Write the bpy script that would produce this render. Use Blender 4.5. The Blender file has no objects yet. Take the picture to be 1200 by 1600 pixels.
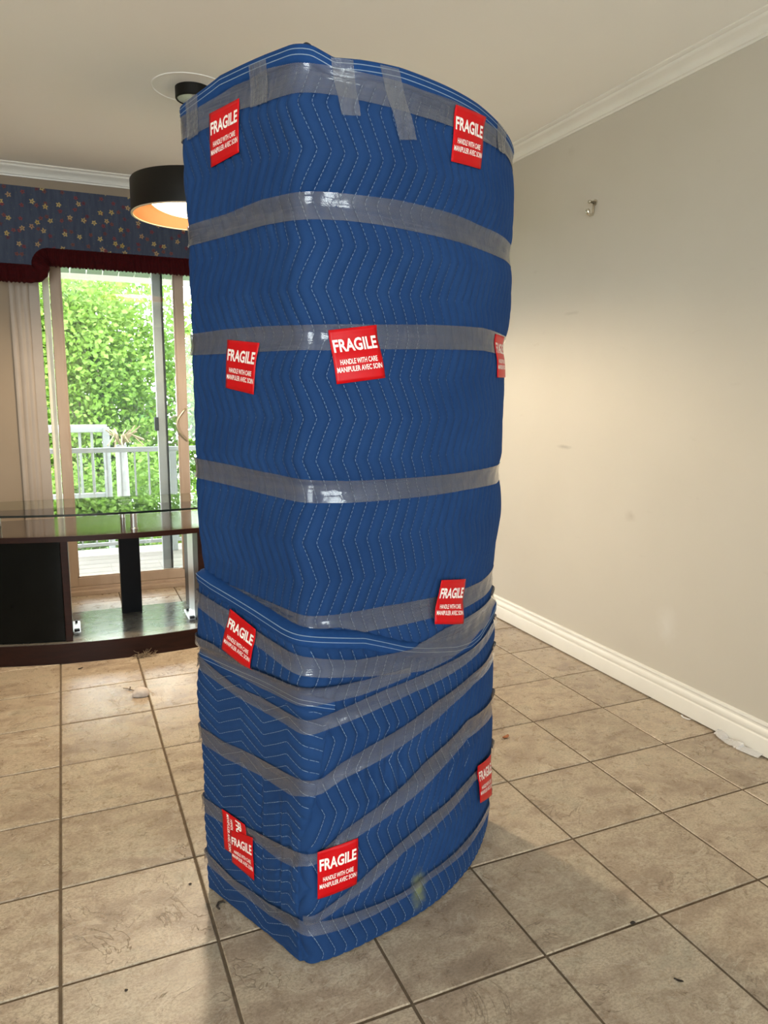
import bpy, bmesh, math, random
import numpy as np
from mathutils import Vector, Matrix

# ------------------------------------------------------------------ camera, world, lights, exposure
scene = bpy.context.scene
COL = scene.collection
T = 0.335                                   # floor tile pitch (m)
H = 2.475                                   # ceiling height
XW, YB = 2.268, 3.22                        # right wall, back wall
cam_d = bpy.data.cameras.new('camera')
cam_d.sensor_fit = 'VERTICAL'
cam_d.sensor_height = 36.0
cam_d.lens = 36.0 * 1140.42 / 1600.0
cam_d.clip_start = 0.02
cam = bpy.data.objects.new('camera', cam_d)
COL.objects.link(cam)
yaw, pitch, roll = 0.41301, -0.163158, 0.007536
fw = Vector((math.sin(yaw) * math.cos(pitch), math.cos(yaw) * math.cos(pitch), math.sin(pitch)))
rt = Vector((math.cos(yaw), -math.sin(yaw), 0))
up = rt.cross(fw)
r2 = rt * math.cos(roll) + up * math.sin(roll)
u2 = -rt * math.sin(roll) + up * math.cos(roll)
cam.matrix_world = Matrix(((r2.x, u2.x, -fw.x, 0.2225786 * T), (r2.y, u2.y, -fw.y, -4.55608 * T),
                           (r2.z, u2.z, -fw.z, 3.741198 * T), (0, 0, 0, 1)))
scene.camera = cam

world = bpy.data.worlds.new('world')
scene.world = world
world.use_nodes = True
wn = world.node_tree
wn.nodes.clear()
w_out = wn.nodes.new('ShaderNodeOutputWorld')
w_bg = wn.nodes.new('ShaderNodeBackground')
w_bg.inputs['Color'].default_value = (0.88, 0.93, 1.0, 1)
w_bg.inputs['Strength'].default_value = 7.0
wn.links.new(w_bg.outputs[0], w_out.inputs[0])

def light(name, kind, loc, energy, color=(1, 1, 1), rot=(0, 0, 0)):
    d = bpy.data.lights.new(name, kind)
    d.energy = energy
    d.color = color
    o = bpy.data.objects.new(name, d)
    COL.objects.link(o)
    o.location = loc
    o.rotation_euler = rot
    return o

sun = light('sun', 'SUN', (0, 0, 8), 4.0, (1.0, 0.95, 0.84), (math.radians(38), math.radians(-22), 0))
sun.data.angle = math.radians(1.5)
# portals: daylight comes in through the patio door and two windows added behind the camera
ADDED_WINS = ((-2.15, -0.10), (1.42, 2.17))
WZ0, WZ1 = 0.45, 2.15
for wx0, wx1 in ADDED_WINS:
    pt = light('window_portal', 'AREA', ((wx0 + wx1) / 2, -3.72, (WZ0 + WZ1) / 2), 1.0, rot=(math.radians(90), 0, 0))
    pt.data.shape = 'RECTANGLE'
    pt.data.size, pt.data.size_y = wx1 - wx0, WZ1 - WZ0
    pt.data.cycles.is_portal = True
portal = light('patio_door_portal', 'AREA', (0.78, YB + 0.16, 1.03), 1.0, rot=(math.radians(-90), 0, 0))
portal.data.shape = 'RECTANGLE'
portal.data.size, portal.data.size_y = 1.58, 2.04
portal.data.cycles.is_portal = True

vs = scene.view_settings
vs.view_transform = 'Standard'
vs.look = 'None'
vs.exposure = 1.25
vs.gamma = 1.0
vs.use_curve_mapping = False

# ------------------------------------------------------------------ helpers
rng = random.Random(4)
nprng = np.random.default_rng(7)
WL = {}                                      # object name -> world position of its origin

def mesh_np(name, verts, faces, smooth=False, uv=None):
    me = bpy.data.meshes.new(name)
    if isinstance(faces, np.ndarray):
        verts = np.asarray(verts, np.float32)
        me.vertices.add(len(verts))
        me.vertices.foreach_set('co', verts.ravel())
        k = faces.shape[1]
        me.loops.add(faces.size)
        me.polygons.add(len(faces))
        me.loops.foreach_set('vertex_index', faces.astype(np.int32).ravel())
        me.polygons.foreach_set('loop_start', np.arange(0, faces.size, k, dtype=np.int32))
        me.polygons.foreach_set('loop_total', np.full(len(faces), k, np.int32))
        me.update(calc_edges=True)
        me.validate()
    else:
        me.from_pydata([tuple(map(float, v)) for v in verts], [], faces)
        me.update()
    if uv is not None:
        lay = me.uv_layers.new(name='uv')
        idx = np.empty(len(me.loops), np.int32)
        me.loops.foreach_get('vertex_index', idx)
        lay.data.foreach_set('uv', np.asarray(uv, np.float32)[idx].ravel())
    if smooth:
        me.polygons.foreach_set('use_smooth', np.ones(len(me.polygons), bool))
    return me

def add(name, me, mat, parent=None, origin=None):
    """link a mesh given in world coordinates; origin = world position of the object's origin"""
    o = bpy.data.objects.new(name, me)
    COL.objects.link(o)
    if mat is not None and len(me.materials) == 0:
        me.materials.append(mat)
    pw = Vector(WL[parent.name]) if parent is not None else Vector((0, 0, 0))
    og = Vector(origin) if origin is not None else pw
    me.transform(Matrix.Translation(-og))
    o.location = og - pw
    o.parent = parent
    WL[o.name] = tuple(og)
    return o

def thing(name, label, cat, loc, kind=None, group=None):
    o = bpy.data.objects.new(name, None)
    o.empty_display_size = 0.1
    COL.objects.link(o)
    o.location = loc
    WL[o.name] = tuple(loc)
    tag(o, label, cat, kind, group)
    return o

def tag(o, label=None, cat=None, kind=None, group=None):
    if label: o['label'] = label
    if cat: o['category'] = cat
    if kind: o['kind'] = kind
    if group: o['group'] = group
    return o

class MB:
    """collects boxes, prisms, tubes and lathes into one mesh"""
    def __init__(self):
        self.v, self.f = [], []
    def raw(self, v, f):
        n = len(self.v)
        self.v += [tuple(p) for p in v]
        self.f += [tuple(i + n for i in q) for q in f]
        return self
    def box(self, x0, x1, y0, y1, z0, z1, b=0.0):
        if b <= 0:
            v = [(x, y, z) for z in (z0, z1) for y in (y0, y1) for x in (x0, x1)]
            f = [(0, 2, 3, 1), (4, 5, 7, 6), (0, 1, 5, 4), (2, 6, 7, 3), (0, 4, 6, 2), (1, 3, 7, 5)]
            return self.raw(v, f)
        bm = bmesh.new()
        bmesh.ops.create_cube(bm, size=1)
        for p in bm.verts:
            p.co = Vector(((x0 + x1) / 2 + p.co.x * (x1 - x0), (y0 + y1) / 2 + p.co.y * (y1 - y0), (z0 + z1) / 2 + p.co.z * (z1 - z0)))
        bmesh.ops.bevel(bm, geom=bm.edges[:], offset=b, segments=2, affect='EDGES', profile=0.6)
        bm.verts.index_update()
        self.raw([p.co[:] for p in bm.verts], [[q.index for q in fc.verts] for fc in bm.faces])
        bm.free()
        return self
    def prism(self, poly, axis, a, b):
        """poly of 2D points extruded along axis between a and b"""
        n = len(poly)
        def P(p, t):
            return {'x': (t, p[0], p[1]), 'y': (p[0], t, p[1]), 'z': (p[0], p[1], t)}[axis]
        v = [P(p, a) for p in poly] + [P(p, b) for p in poly]
        f = [tuple(range(n)), tuple(range(2 * n - 1, n - 1, -1))]
        f += [(i, i + n, (i + 1) % n + n, (i + 1) % n) for i in range(n)]
        return self.raw(v, f)
    def lathe(self, prof, c, seg=48, close=False):
        n = len(prof)
        v = [(c[0] + r * math.cos(2 * math.pi * k / seg), c[1] + r * math.sin(2 * math.pi * k / seg), c[2] + z)
             for k in range(seg) for r, z in prof]
        f = []
        for k in range(seg):
            for i in range(n if close else n - 1):
                j = (i + 1) % n
                f.append((k * n + i, ((k + 1) % seg) * n + i, ((k + 1) % seg) * n + j, k * n + j))
        return self.raw(v, f)
    def tube(self, pts, r, seg=8, caps=True):
        pts = [Vector(p) for p in pts]
        rs = r if isinstance(r, (list, tuple)) else [r] * len(pts)
        v, f = [], []
        nrm = None
        for i, p in enumerate(pts):
            d = (pts[min(i + 1, len(pts) - 1)] - pts[max(i - 1, 0)]).normalized()
            if nrm is None:
                nrm = d.orthogonal().normalized()
            else:
                nrm = (nrm - d * nrm.dot(d)).normalized()
            bn = d.cross(nrm)
            for k in range(seg):
                a = 2 * math.pi * k / seg
                v.append(tuple(p + (nrm * math.cos(a) + bn * math.sin(a)) * rs[i]))
        for i in range(len(pts) - 1):
            for k in range(seg):
                f.append((i * seg + k, i * seg + (k + 1) % seg, (i + 1) * seg + (k + 1) % seg, (i + 1) * seg + k))
        if caps:
            f.append(tuple(range(seg))[::-1])
            f.append(tuple((len(pts) - 1) * seg + k for k in range(seg)))
        return self.raw(v, f)
    def build(self, name, mat, parent=None, origin=None, smooth=False, auto=None):
        me = mesh_np(name, self.v, self.f, smooth or auto is not None)
        bm = bmesh.new(); bm.from_mesh(me)
        bmesh.ops.recalc_face_normals(bm, faces=bm.faces[:])
        if auto is not None:
            for e in bm.edges:
                if len(e.link_faces) == 2 and e.calc_face_angle(0) > math.radians(auto):
                    e.smooth = False
        bm.to_mesh(me); bm.free()
        return add(name, me, mat, parent, origin)

def grid(n, m, close_u=False):
    """quad faces of an n x m vertex grid (row-major: n rows of m)"""
    i, j = np.meshgrid(np.arange(n if close_u else n - 1), np.arange(m - 1), indexing='ij')
    i2 = (i + 1) % n
    return np.stack([i * m + j, i2 * m + j, i2 * m + j + 1, i * m + j + 1], -1).reshape(-1, 4)

# ------------------------------------------------------------------ materials
class NT:
    def __init__(self, name):
        self.m = bpy.data.materials.new(name)
        self.m.use_nodes = True
        self.t = self.m.node_tree
        self.t.nodes.clear()
        self.out = self.t.nodes.new('ShaderNodeOutputMaterial')
    def n(self, kind, **kw):
        nd = self.t.nodes.new('ShaderNode' + kind)
        for k, val in kw.items():
            if k.startswith('i_'):
                nd.inputs[k[2:].replace('_', ' ')].default_value = val
            else:
                setattr(nd, k, val)
        return nd
    def l(self, a, b):
        self.t.links.new(a, b)
        return b
    def math(self, op, a, b=None, c=None, clamp=False):
        nd = self.n('Math', operation=op, use_clamp=clamp)
        for k, x in enumerate((a, b, c)):
            if x is None: continue
            if isinstance(x, (int, float)): nd.inputs[k].default_value = x
            else: self.l(x, nd.inputs[k])
        return nd.outputs[0]
    def coord(self, which='Object'):
        return self.n('TexCoord').outputs[which]
    def mapping(self, vec, scale=(1, 1, 1), loc=(0, 0, 0)):
        mp = self.n('Mapping')
        mp.inputs['Scale'].default_value = scale
        mp.inputs['Location'].default_value = loc
        self.l(vec, mp.inputs['Vector'])
        return mp.outputs[0]
    def noise(self, vec, scale, detail=4, rough=0.5, dist=0.0):
        nd = self.n('TexNoise')
        nd.inputs['Scale'].default_value = scale
        nd.inputs['Detail'].default_value = detail
        nd.inputs['Roughness'].default_value = rough
        nd.inputs['Distortion'].default_value = dist
        if vec is not None: self.l(vec, nd.inputs['Vector'])
        return nd.outputs[0]
    def ramp(self, fac, stops):
        nd = self.n('ValToRGB')
        e = nd.color_ramp.elements
        while len(e) < len(stops): e.new(0.5)
        for k, (p, c) in enumerate(stops):
            e[k].position = p
            e[k].color = (*c, 1) if len(c) == 3 else c
        self.l(fac, nd.inputs[0])
        return nd.outputs[0]
    def mix(self, fac, a, b, blend='MIX'):
        nd = self.n('Mix', data_type='RGBA', blend_type=blend)
        for s, x in ((nd.inputs[0], fac), (nd.inputs[6], a), (nd.inputs[7], b)):
            if isinstance(x, (int, float)): s.default_value = x
            elif isinstance(x, tuple): s.default_value = (*x, 1) if len(x) == 3 else x
            else: self.l(x, s)
        return nd.outputs[2]
    def bump(self, height, strength=0.3, dist=0.01):
        nd = self.n('Bump')
        nd.inputs['Strength'].default_value = strength
        nd.inputs['Distance'].default_value = dist
        self.l(height, nd.inputs['Height'])
        return nd.outputs[0]
    def principled(self, color=None, rough=0.5, metal=0.0, spec=0.5, normal=None, **kw):
        p = self.n('BsdfPrincipled')
        if color is not None:
            if isinstance(color, tuple): p.inputs['Base Color'].default_value = (*color, 1)
            else: self.l(color, p.inputs['Base Color'])
        if isinstance(rough, (int, float)): p.inputs['Roughness'].default_value = rough
        else: self.l(rough, p.inputs['Roughness'])
        p.inputs['Metallic'].default_value = metal
        p.inputs['Specular IOR Level'].default_value = spec
        if normal is not None: self.l(normal, p.inputs['Normal'])
        for k, x in kw.items():
            p.inputs[k.replace('_', ' ')].default_value = x
        return p.outputs[0]
    def done(self, shader):
        self.l(shader, self.out.inputs['Surface'])
        return self.m

def simple(name, color, rough=0.5, metal=0.0, spec=0.5, var=0.06, nscale=12.0, bump=0.0):
    t = NT(name)
    c = t.coord()
    ns = t.noise(c, nscale, 5, 0.6)
    hi = tuple(min(1, x * (1 + var)) for x in color)
    lo = tuple(x * (1 - var) for x in color)
    colr = t.ramp(ns, [(0.3, lo), (0.7, hi)])
    nm = t.bump(t.noise(c, nscale * 8, 3), bump, 0.002) if bump else None
    return t.done(t.principled(colr, rough, metal, spec, nm))

def mat_wall(name='greige_wall_paint', spots=()):
    t = NT(name)
    c = t.coord()
    base = t.ramp(t.noise(c, 1.3, 4, 0.55), [(0.3, (0.565, 0.515, 0.43)), (0.7, (0.60, 0.55, 0.465))])
    # patched scuffs, faint scrapes
    pv = t.mapping(c, (1, 3.0, 9.0))
    sc = t.ramp(t.noise(pv, 1.6, 5, 0.6), [(0.66, (0, 0, 0)), (0.74, (1, 1, 1))])
    col = t.mix(t.math('MULTIPLY', sc, 0.20), base, (0.42, 0.36, 0.28))
    for sy, sz, ry, rz, sc_, amt in spots:         # filler patches and smears
        d = t.n('VectorMath', operation='SUBTRACT')
        t.l(c, d.inputs[0]); d.inputs[1].default_value = (0, sy, sz)
        m_ = t.n('VectorMath', operation='MULTIPLY')
        t.l(d.outputs[0], m_.inputs[0]); m_.inputs[1].default_value = (0, 1 / ry, 1 / rz)
        ln = t.n('VectorMath', operation='LENGTH')
        t.l(m_.outputs[0], ln.inputs[0])
        q = t.math('ADD', ln.outputs['Value'], t.math('MULTIPLY', t.noise(c, 16, 4, 0.6), 1.4))
        q = t.math('MULTIPLY', t.math('SUBTRACT', 1.7, q, clamp=True), amt)
        col = t.mix(q, col, sc_)
    nm = t.bump(t.noise(c, 190, 3), 0.06, 0.002)
    return t.done(t.principled(col, 0.62, spec=0.35, normal=nm))

def mat_ceiling():
    t = NT('matt_ceiling_paint')
    c = t.coord()
    col = t.ramp(t.noise(c, 1.1, 3), [(0.3, (0.90, 0.865, 0.80)), (0.7, (0.92, 0.885, 0.82))])
    nm = t.bump(t.noise(c, 160, 3), 0.05, 0.002)
    return t.done(t.principled(col, 0.85, spec=0.2, normal=nm))

def mat_tile():
    t = NT('beige_stone_tile')
    c0 = t.coord()
    inf = t.n('ObjectInfo')
    sh = t.n('VectorMath', operation='SCALE')
    cb = t.n('CombineXYZ')
    t.l(inf.outputs['Random'], cb.inputs[0])
    t.l(t.math('MULTIPLY', inf.outputs['Random'], 3.7), cb.inputs[1])
    t.l(t.math('MULTIPLY', inf.outputs['Random'], 7.9), cb.inputs[2])
    t.l(cb.outputs[0], sh.inputs[0]); sh.inputs[3].default_value = 23.0
    ad = t.n('VectorMath', operation='ADD')
    t.l(c0, ad.inputs[0]); t.l(sh.outputs[0], ad.inputs[1])
    c = ad.outputs[0]
    big = t.noise(t.mapping(c, (1.0, 1.7, 1)), 6, 6, 0.62, 0.6)
    mid = t.noise(c, 22, 8, 0.72, 0.5)
    fine = t.noise(t.mapping(c, (1, 1.5, 1)), 130, 8, 0.8)
    col = t.ramp(big, [(0.28, (0.25, 0.182, 0.130)), (0.44, (0.39, 0.300, 0.215)), (0.55, (0.49, 0.395, 0.285)), (0.72, (0.38, 0.325, 0.235))])
    col = t.mix(t.math('MULTIPLY', t.ramp(mid, [(0.36, (1, 1, 1)), (0.56, (0, 0, 0))]), 0.24), col, (0.20, 0.145, 0.095))
    col = t.mix(t.math('MULTIPLY', t.ramp(fine, [(0.42, (1, 1, 1)), (0.55, (0, 0, 0))]), 0.55), col, (0.17, 0.125, 0.082))
    col = t.mix(t.math('MULTIPLY', t.ramp(mid, [(0.56, (0, 0, 0)), (0.72, (1, 1, 1))]), 0.22), col, (0.58, 0.50, 0.38))
    # veins: where a warped noise crosses 0.5
    vn = t.noise(c, 4.6, 5, 0.6, 0.8)
    dv = t.math('ABSOLUTE', t.math('SUBTRACT', vn, 0.5))
    vein = t.math('SUBTRACT', 1.0, t.math('DIVIDE', dv, 0.0075), clamp=True)
    msk = t.ramp(t.noise(c, 7.5, 2), [(0.46, (0, 0, 0)), (0.58, (1, 1, 1))])
    vein = t.math('MULTIPLY', vein, msk)
    col = t.mix(t.math('MULTIPLY', vein, 0.62), col, (0.15, 0.105, 0.065))
    v2 = t.math('ABSOLUTE', t.math('SUBTRACT', t.noise(t.mapping(c, (1, 1, 1), (5, 3, 1)), 3.6, 6, 0.62, 0.9), 0.5))
    v2 = t.math('SUBTRACT', 1.0, t.math('DIVIDE', v2, 0.010), clamp=True)
    v2 = t.math('MULTIPLY', v2, t.ramp(t.noise(c, 9, 2), [(0.48, (1, 1, 1)), (0.56, (0, 0, 0))]))
    col = t.mix(t.math('MULTIPLY', v2, 0.5), col, (0.56, 0.48, 0.37))
    hsv = t.n('HueSaturation')
    t.l(col, hsv.inputs['Color'])
    t.l(t.math('ADD', 0.98, t.math('MULTIPLY', inf.outputs['Random'], 0.16)), hsv.inputs['Value'])
    h = t.math('ADD', t.math('MULTIPLY', mid, 0.6), t.math('MULTIPLY', fine, 0.35))
    h = t.math('SUBTRACT', h, t.math('MULTIPLY', vein, 0.8))
    nm = t.bump(h, 0.35, 0.004)
    rg = t.math('ADD', 0.17, t.math('MULTIPLY', mid, 0.25))
    return t.done(t.principled(hsv.outputs[0], rg, spec=0.45, normal=nm))

def mat_blanket():
    t = NT('blue_quilted_fabric')
    c = t.coord()
    n1 = t.noise(c, 5, 5, 0.6)
    col = t.ramp(n1, [(0.3, (0.0085, 0.0315, 0.102)), (0.7, (0.0130, 0.0435, 0.130))])
    fz = t.noise(c, 420, 2, 0.6)
    col = t.mix(t.math('MULTIPLY', fz, 0.10), col, (0.03, 0.08, 0.20))
    # olive dirt stain low on the bowed front
    d = t.n('VectorMath', operation='SUBTRACT')
    t.l(c, d.inputs[0]); d.inputs[1].default_value = STAIN_AT
    ds = t.n('VectorMath', operation='MULTIPLY')
    t.l(d.outputs[0], ds.inputs[0]); ds.inputs[1].default_value = (1 / 0.026, 1 / 0.05, 1 / 0.062)
    ln = t.n('VectorMath', operation='LENGTH')
    t.l(ds.outputs[0], ln.inputs[0])
    st = t.math('ADD', ln.outputs['Value'], t.math('MULTIPLY', t.noise(c, 55, 4), 1.1))
    st = t.ramp(st, [(0.95, (1, 1, 1)), (1.0, (0, 0, 0))]) if False else t.math('SUBTRACT', 1.55, st, clamp=True)
    col = t.mix(t.math('MULTIPLY', st, 1.3, clamp=True), col, (0.14, 0.15, 0.08))
    wv = t.noise(c, 900, 2)
    wr = t.noise(t.mapping(c, (1, 1, 5)), 26, 4, 0.6)
    nm = t.bump(t.math('ADD', t.math('MULTIPLY', wv, 0.15), wr), 0.25, 0.003)
    p = t.n('BsdfPrincipled')
    t.l(col, p.inputs['Base Color'])
    p.inputs['Roughness'].default_value = 0.82
    p.inputs['Specular IOR Level'].default_value = 0.10
    p.inputs['Sheen Weight'].default_value = 0.06
    p.inputs['Sheen Roughness'].default_value = 0.5
    p.inputs['Sheen Tint'].default_value = (0.35, 0.55, 1, 1)
    t.l(nm, p.inputs['Normal'])
    return t.done(p.outputs[0])

def mat_tape(name, haze=0.23, tint=(0.25, 0.25, 0.27), bmp=0.30):
    t = NT(name)
    uv = t.coord('UV')
    st = t.noise(t.mapping(uv, (5, 110, 1)), 1.0, 2, 0.5, 0.4)
    cr = t.noise(t.mapping(uv, (26, 34, 1)), 1.0, 3, 0.5, 0.8)
    hgt = t.math('ADD', t.math('MULTIPLY', st, 0.8), t.math('MULTIPLY', cr, 0.7))
    nm = t.bump(hgt, bmp, 0.005)
    film = t.principled(tint, 0.16, spec=0.8, normal=nm)
    tr = t.n('BsdfTransparent')
    tr.inputs[0].default_value = (0.96, 0.96, 0.96, 1)
    mx = t.n('MixShader')
    hz = t.math('ADD', haze - 0.10, t.math('MULTIPLY', st, 0.22))
    t.l(hz, mx.inputs[0]); t.l(tr.outputs[0], mx.inputs[1]); t.l(film, mx.inputs[2])
    gl = t.n('BsdfGlossy')
    gl.inputs['Roughness'].default_value = 0.10
    gl.inputs['Color'].default_value = (1, 1, 1, 1)
    t.l(nm, gl.inputs['Normal'])
    fr = t.n('Fresnel'); fr.inputs[0].default_value = 1.45
    t.l(nm, fr.inputs['Normal'])
    m2 = t.n('MixShader')
    t.l(t.math('MULTIPLY', fr.outputs[0], 0.9, clamp=True), m2.inputs[0])
    t.l(mx.outputs[0], m2.inputs[1]); t.l(gl.outputs[0], m2.inputs[2])
    return t.done(m2.outputs[0])

def mat_glass(name, tint=(0.95, 0.97, 0.95), ior=1.45, haze=0.0, gain=1.0, hcol=(0.9, 0.95, 0.9)):
    t = NT(name)
    tr = t.n('BsdfTransparent')
    tr.inputs[0].default_value = (*tint, 1)
    base = tr.outputs[0]
    if haze:
        df = t.n('BsdfTranslucent'); df.inputs[0].default_value = (*hcol, 1)
        c = t.coord()
        fac = t.math('MULTIPLY', t.ramp(t.noise(c, 2.2, 4), [(0.3, (0.6, 0.6, 0.6)), (0.7, (1, 1, 1))]), haze)
        m0 = t.n('MixShader')
        t.l(fac, m0.inputs[0]); t.l(base, m0.inputs[1]); t.l(df.outputs[0], m0.inputs[2])
        base = m0.outputs[0]
    gl = t.n('BsdfGlossy'); gl.inputs['Roughness'].default_value = 0.01
    gl.inputs['Color'].default_value = (1, 1, 1, 1)
    fr = t.n('Fresnel'); fr.inputs[0].default_value = ior
    mx = t.n('MixShader')
    t.l(t.math('MULTIPLY', fr.outputs[0], gain, clamp=True), mx.inputs[0])
    t.l(base, mx.inputs[1]); t.l(gl.outputs[0], mx.inputs[2])
    return t.done(mx.outputs[0])

def mat_wood(name, a, b, rough=0.3, sc=(2, 30, 30), spec=0.5):
    t = NT(name)
    c = t.coord()
    g = t.noise(t.mapping(c, sc), 1.5, 5, 0.6, 0.5)
    col = t.ramp(g, [(0.3, a), (0.7, b)])
    dust = t.noise(c, 24, 5, 0.7)
    rg = t.math('ADD', rough, t.math('MULTIPLY', dust, 0.12))
    return t.done(t.principled(col, rg, spec=spec))

def mat_floral():
    t = NT('navy_floral_fabric')
    c = t.coord()
    weave = t.noise(t.mapping(c, (260, 260, 260)), 1.0, 2)
    base = t.ramp(t.noise(t.mapping(c, (60, 60, 9)), 1.0, 3), [(0.3, (0.034, 0.046, 0.078)), (0.7, (0.050, 0.063, 0.098))])
    sx = t.n('SeparateXYZ'); t.l(c, sx.inputs[0])
    p2 = t.n('CombineXYZ'); t.l(sx.outputs[0], p2.inputs[0]); t.l(sx.outputs[2], p2.inputs[1])
    def flowers(scale, off, r0, colramp, base, amt=1.0):
        mp = t.mapping(p2.outputs[0], (scale, scale, 1), off)
        vo = t.n('TexVoronoi', voronoi_dimensions='2D', feature='F1')
        vo.inputs['Scale'].default_value = 1.0
        vo.inputs['Randomness'].default_value = 0.85
        t.l(mp, vo.inputs['Vector'])
        df = t.n('VectorMath', operation='SUBTRACT')
        t.l(mp, df.inputs[0]); t.l(vo.outputs['Position'], df.inputs[1])
        s2 = t.n('SeparateXYZ'); t.l(df.outputs[0], s2.inputs[0])
        sc = t.n('SeparateColor'); t.l(vo.outputs['Color'], sc.inputs[0])
        ang = t.math('ARCTAN2', s2.outputs[1], s2.outputs[0])
        ang = t.math('ADD', ang, t.math('MULTIPLY', sc.outputs[0], 6.3))
        pet = t.math('ADD', 0.80, t.math('MULTIPLY', t.math('COSINE', t.math('MULTIPLY', ang, 5.0)), 0.20))
        pet = t.math('MULTIPLY', pet, t.math('ADD', 0.55, t.math('MULTIPLY', t.noise(p2.outputs[0], 90, 3), 0.9)))
        rad = t.math('MULTIPLY', pet, r0)
        inside = t.math('MULTIPLY', t.math('SUBTRACT', rad, vo.outputs['Distance']), 22.0, clamp=True)
        fc = t.ramp(sc.outputs[1], colramp)
        core = t.math('MULTIPLY', t.math('SUBTRACT', 0.05, vo.outputs['Distance']), 40.0, clamp=True)
        fc = t.mix(core, fc, (0.05, 0.03, 0.015))
        return t.mix(t.math('MULTIPLY', inside, amt), base, fc)
    red = [(0.0, (0.13, 0.018, 0.026)), (0.45, (0.22, 0.035, 0.035)), (0.75, (0.17, 0.05, 0.03)), (1.0, (0.10, 0.02, 0.035))]
    yel = [(0.0, (0.32, 0.23, 0.07)), (0.5, (0.36, 0.28, 0.13)), (1.0, (0.26, 0.15, 0.10))]
    col = flowers(15.0, (3.1, 1.7, 0), 0.20, red, base, 0.75)
    col = flowers(26.0, (8.3, 5.2, 0), 0.12, [(0.0, (0.05, 0.10, 0.09)), (0.6, (0.16, 0.15, 0.10)), (1.0, (0.10, 0.04, 0.04))], col, 0.45)
    col = flowers(12.5, (0.4, 9.2, 0), 0.20, yel, col)
    nm = t.bump(weave, 0.2, 0.002)
    return t.done(t.principled(col, 0.85, spec=0.2, normal=nm))

def mat_leaf(name, a, b):
    t = NT(name)
    c = t.coord()
    n1 = t.noise(c, 1.1, 4, 0.7)
    n2 = t.noise(c, 14, 2)
    col = t.mix(n2, t.ramp(n1, [(0.35, a), (0.65, b)]), tuple(min(1, x * 1.3) for x in b))
    p = t.principled(col, 0.5, spec=0.3)
    tl = t.n('BsdfTranslucent'); t.l(col, tl.inputs[0])
    mx = t.n('MixShader'); mx.inputs[0].default_value = 0.45
    t.l(p, mx.inputs[1]); t.l(tl.outputs[0], mx.inputs[2])
    return t.done(mx.outputs[0])

def mat_emit(name, color, strength):
    t = NT(name)
    e = t.n('Emission'); e.inputs[0].default_value = (*color, 1); e.inputs[1].default_value = strength
    return t.done(e.outputs[0])

M = {}
M['wall'] = mat_wall()
M['wall_marked'] = mat_wall('greige_wall_paint_patched', ((0.62, 0.33, 0.07, 0.09, (0.66, 0.62, 0.55), 0.8), (1.33, 1.00, 0.07, 0.012, (0.40, 0.36, 0.30), 0.9),
                                                          (1.33, 1.62, 0.07, 0.010, (0.42, 0.37, 0.30), 0.5), (0.86, 0.74, 0.035, 0.03, (0.42, 0.36, 0.29), 0.5)))
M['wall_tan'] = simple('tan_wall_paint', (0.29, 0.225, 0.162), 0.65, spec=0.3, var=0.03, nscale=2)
M['ceil'] = mat_ceiling()
M['trim'] = simple('white_trim_paint', (0.80, 0.76, 0.68), 0.38, var=0.03, nscale=6)
M['tile'] = mat_tile()
M['grout'] = simple('brown_grout', (0.13, 0.095, 0.062), 0.9, spec=0.1, var=0.25, nscale=40, bump=0.3)
M['casing'] = simple('pale_beige_casing', (0.35, 0.29, 0.24), 0.45, var=0.04, nscale=5)
M['door_beige'] = mat_wood('beige_painted_door_wood', (0.36, 0.265, 0.195), (0.41, 0.31, 0.23), 0.42, (14, 14, 2))
M['door_cream'] = simple('cream_door_frame', (0.72, 0.70, 0.58), 0.5, var=0.05)
M['alu'] = simple('grey_aluminium', (0.34, 0.33, 0.33), 0.42, 0.35, var=0.05)
M['black'] = simple('black_rubber', (0.012, 0.012, 0.014), 0.55, var=0.2)
M['brass'] = simple('pale_brass', (0.62, 0.55, 0.38), 0.28, 0.8, var=0.05)
M['pane'] = mat_glass('door_glass', (0.95, 0.97, 0.95), 1.45, 0.015, 2.0)
M['pane2'] = mat_glass('outer_door_glass', (0.96, 0.98, 0.96), 1.3, 0.0)

# ------------------------------------------------------------------ floor with single tiles
X0, Y0 = -2.3, -3.6
floor = MB().box(X0 - 0.1, XW + 0.1, Y0 - 0.1, YB + 0.14, -0.12, -0.003).build('floor', M['grout'], origin=(0, 0, 0))
tag(floor, 'beige stone-look square floor tiles laid in straight rows with brown grout', 'floor', 'structure')
GAP = 0.0068

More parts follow.
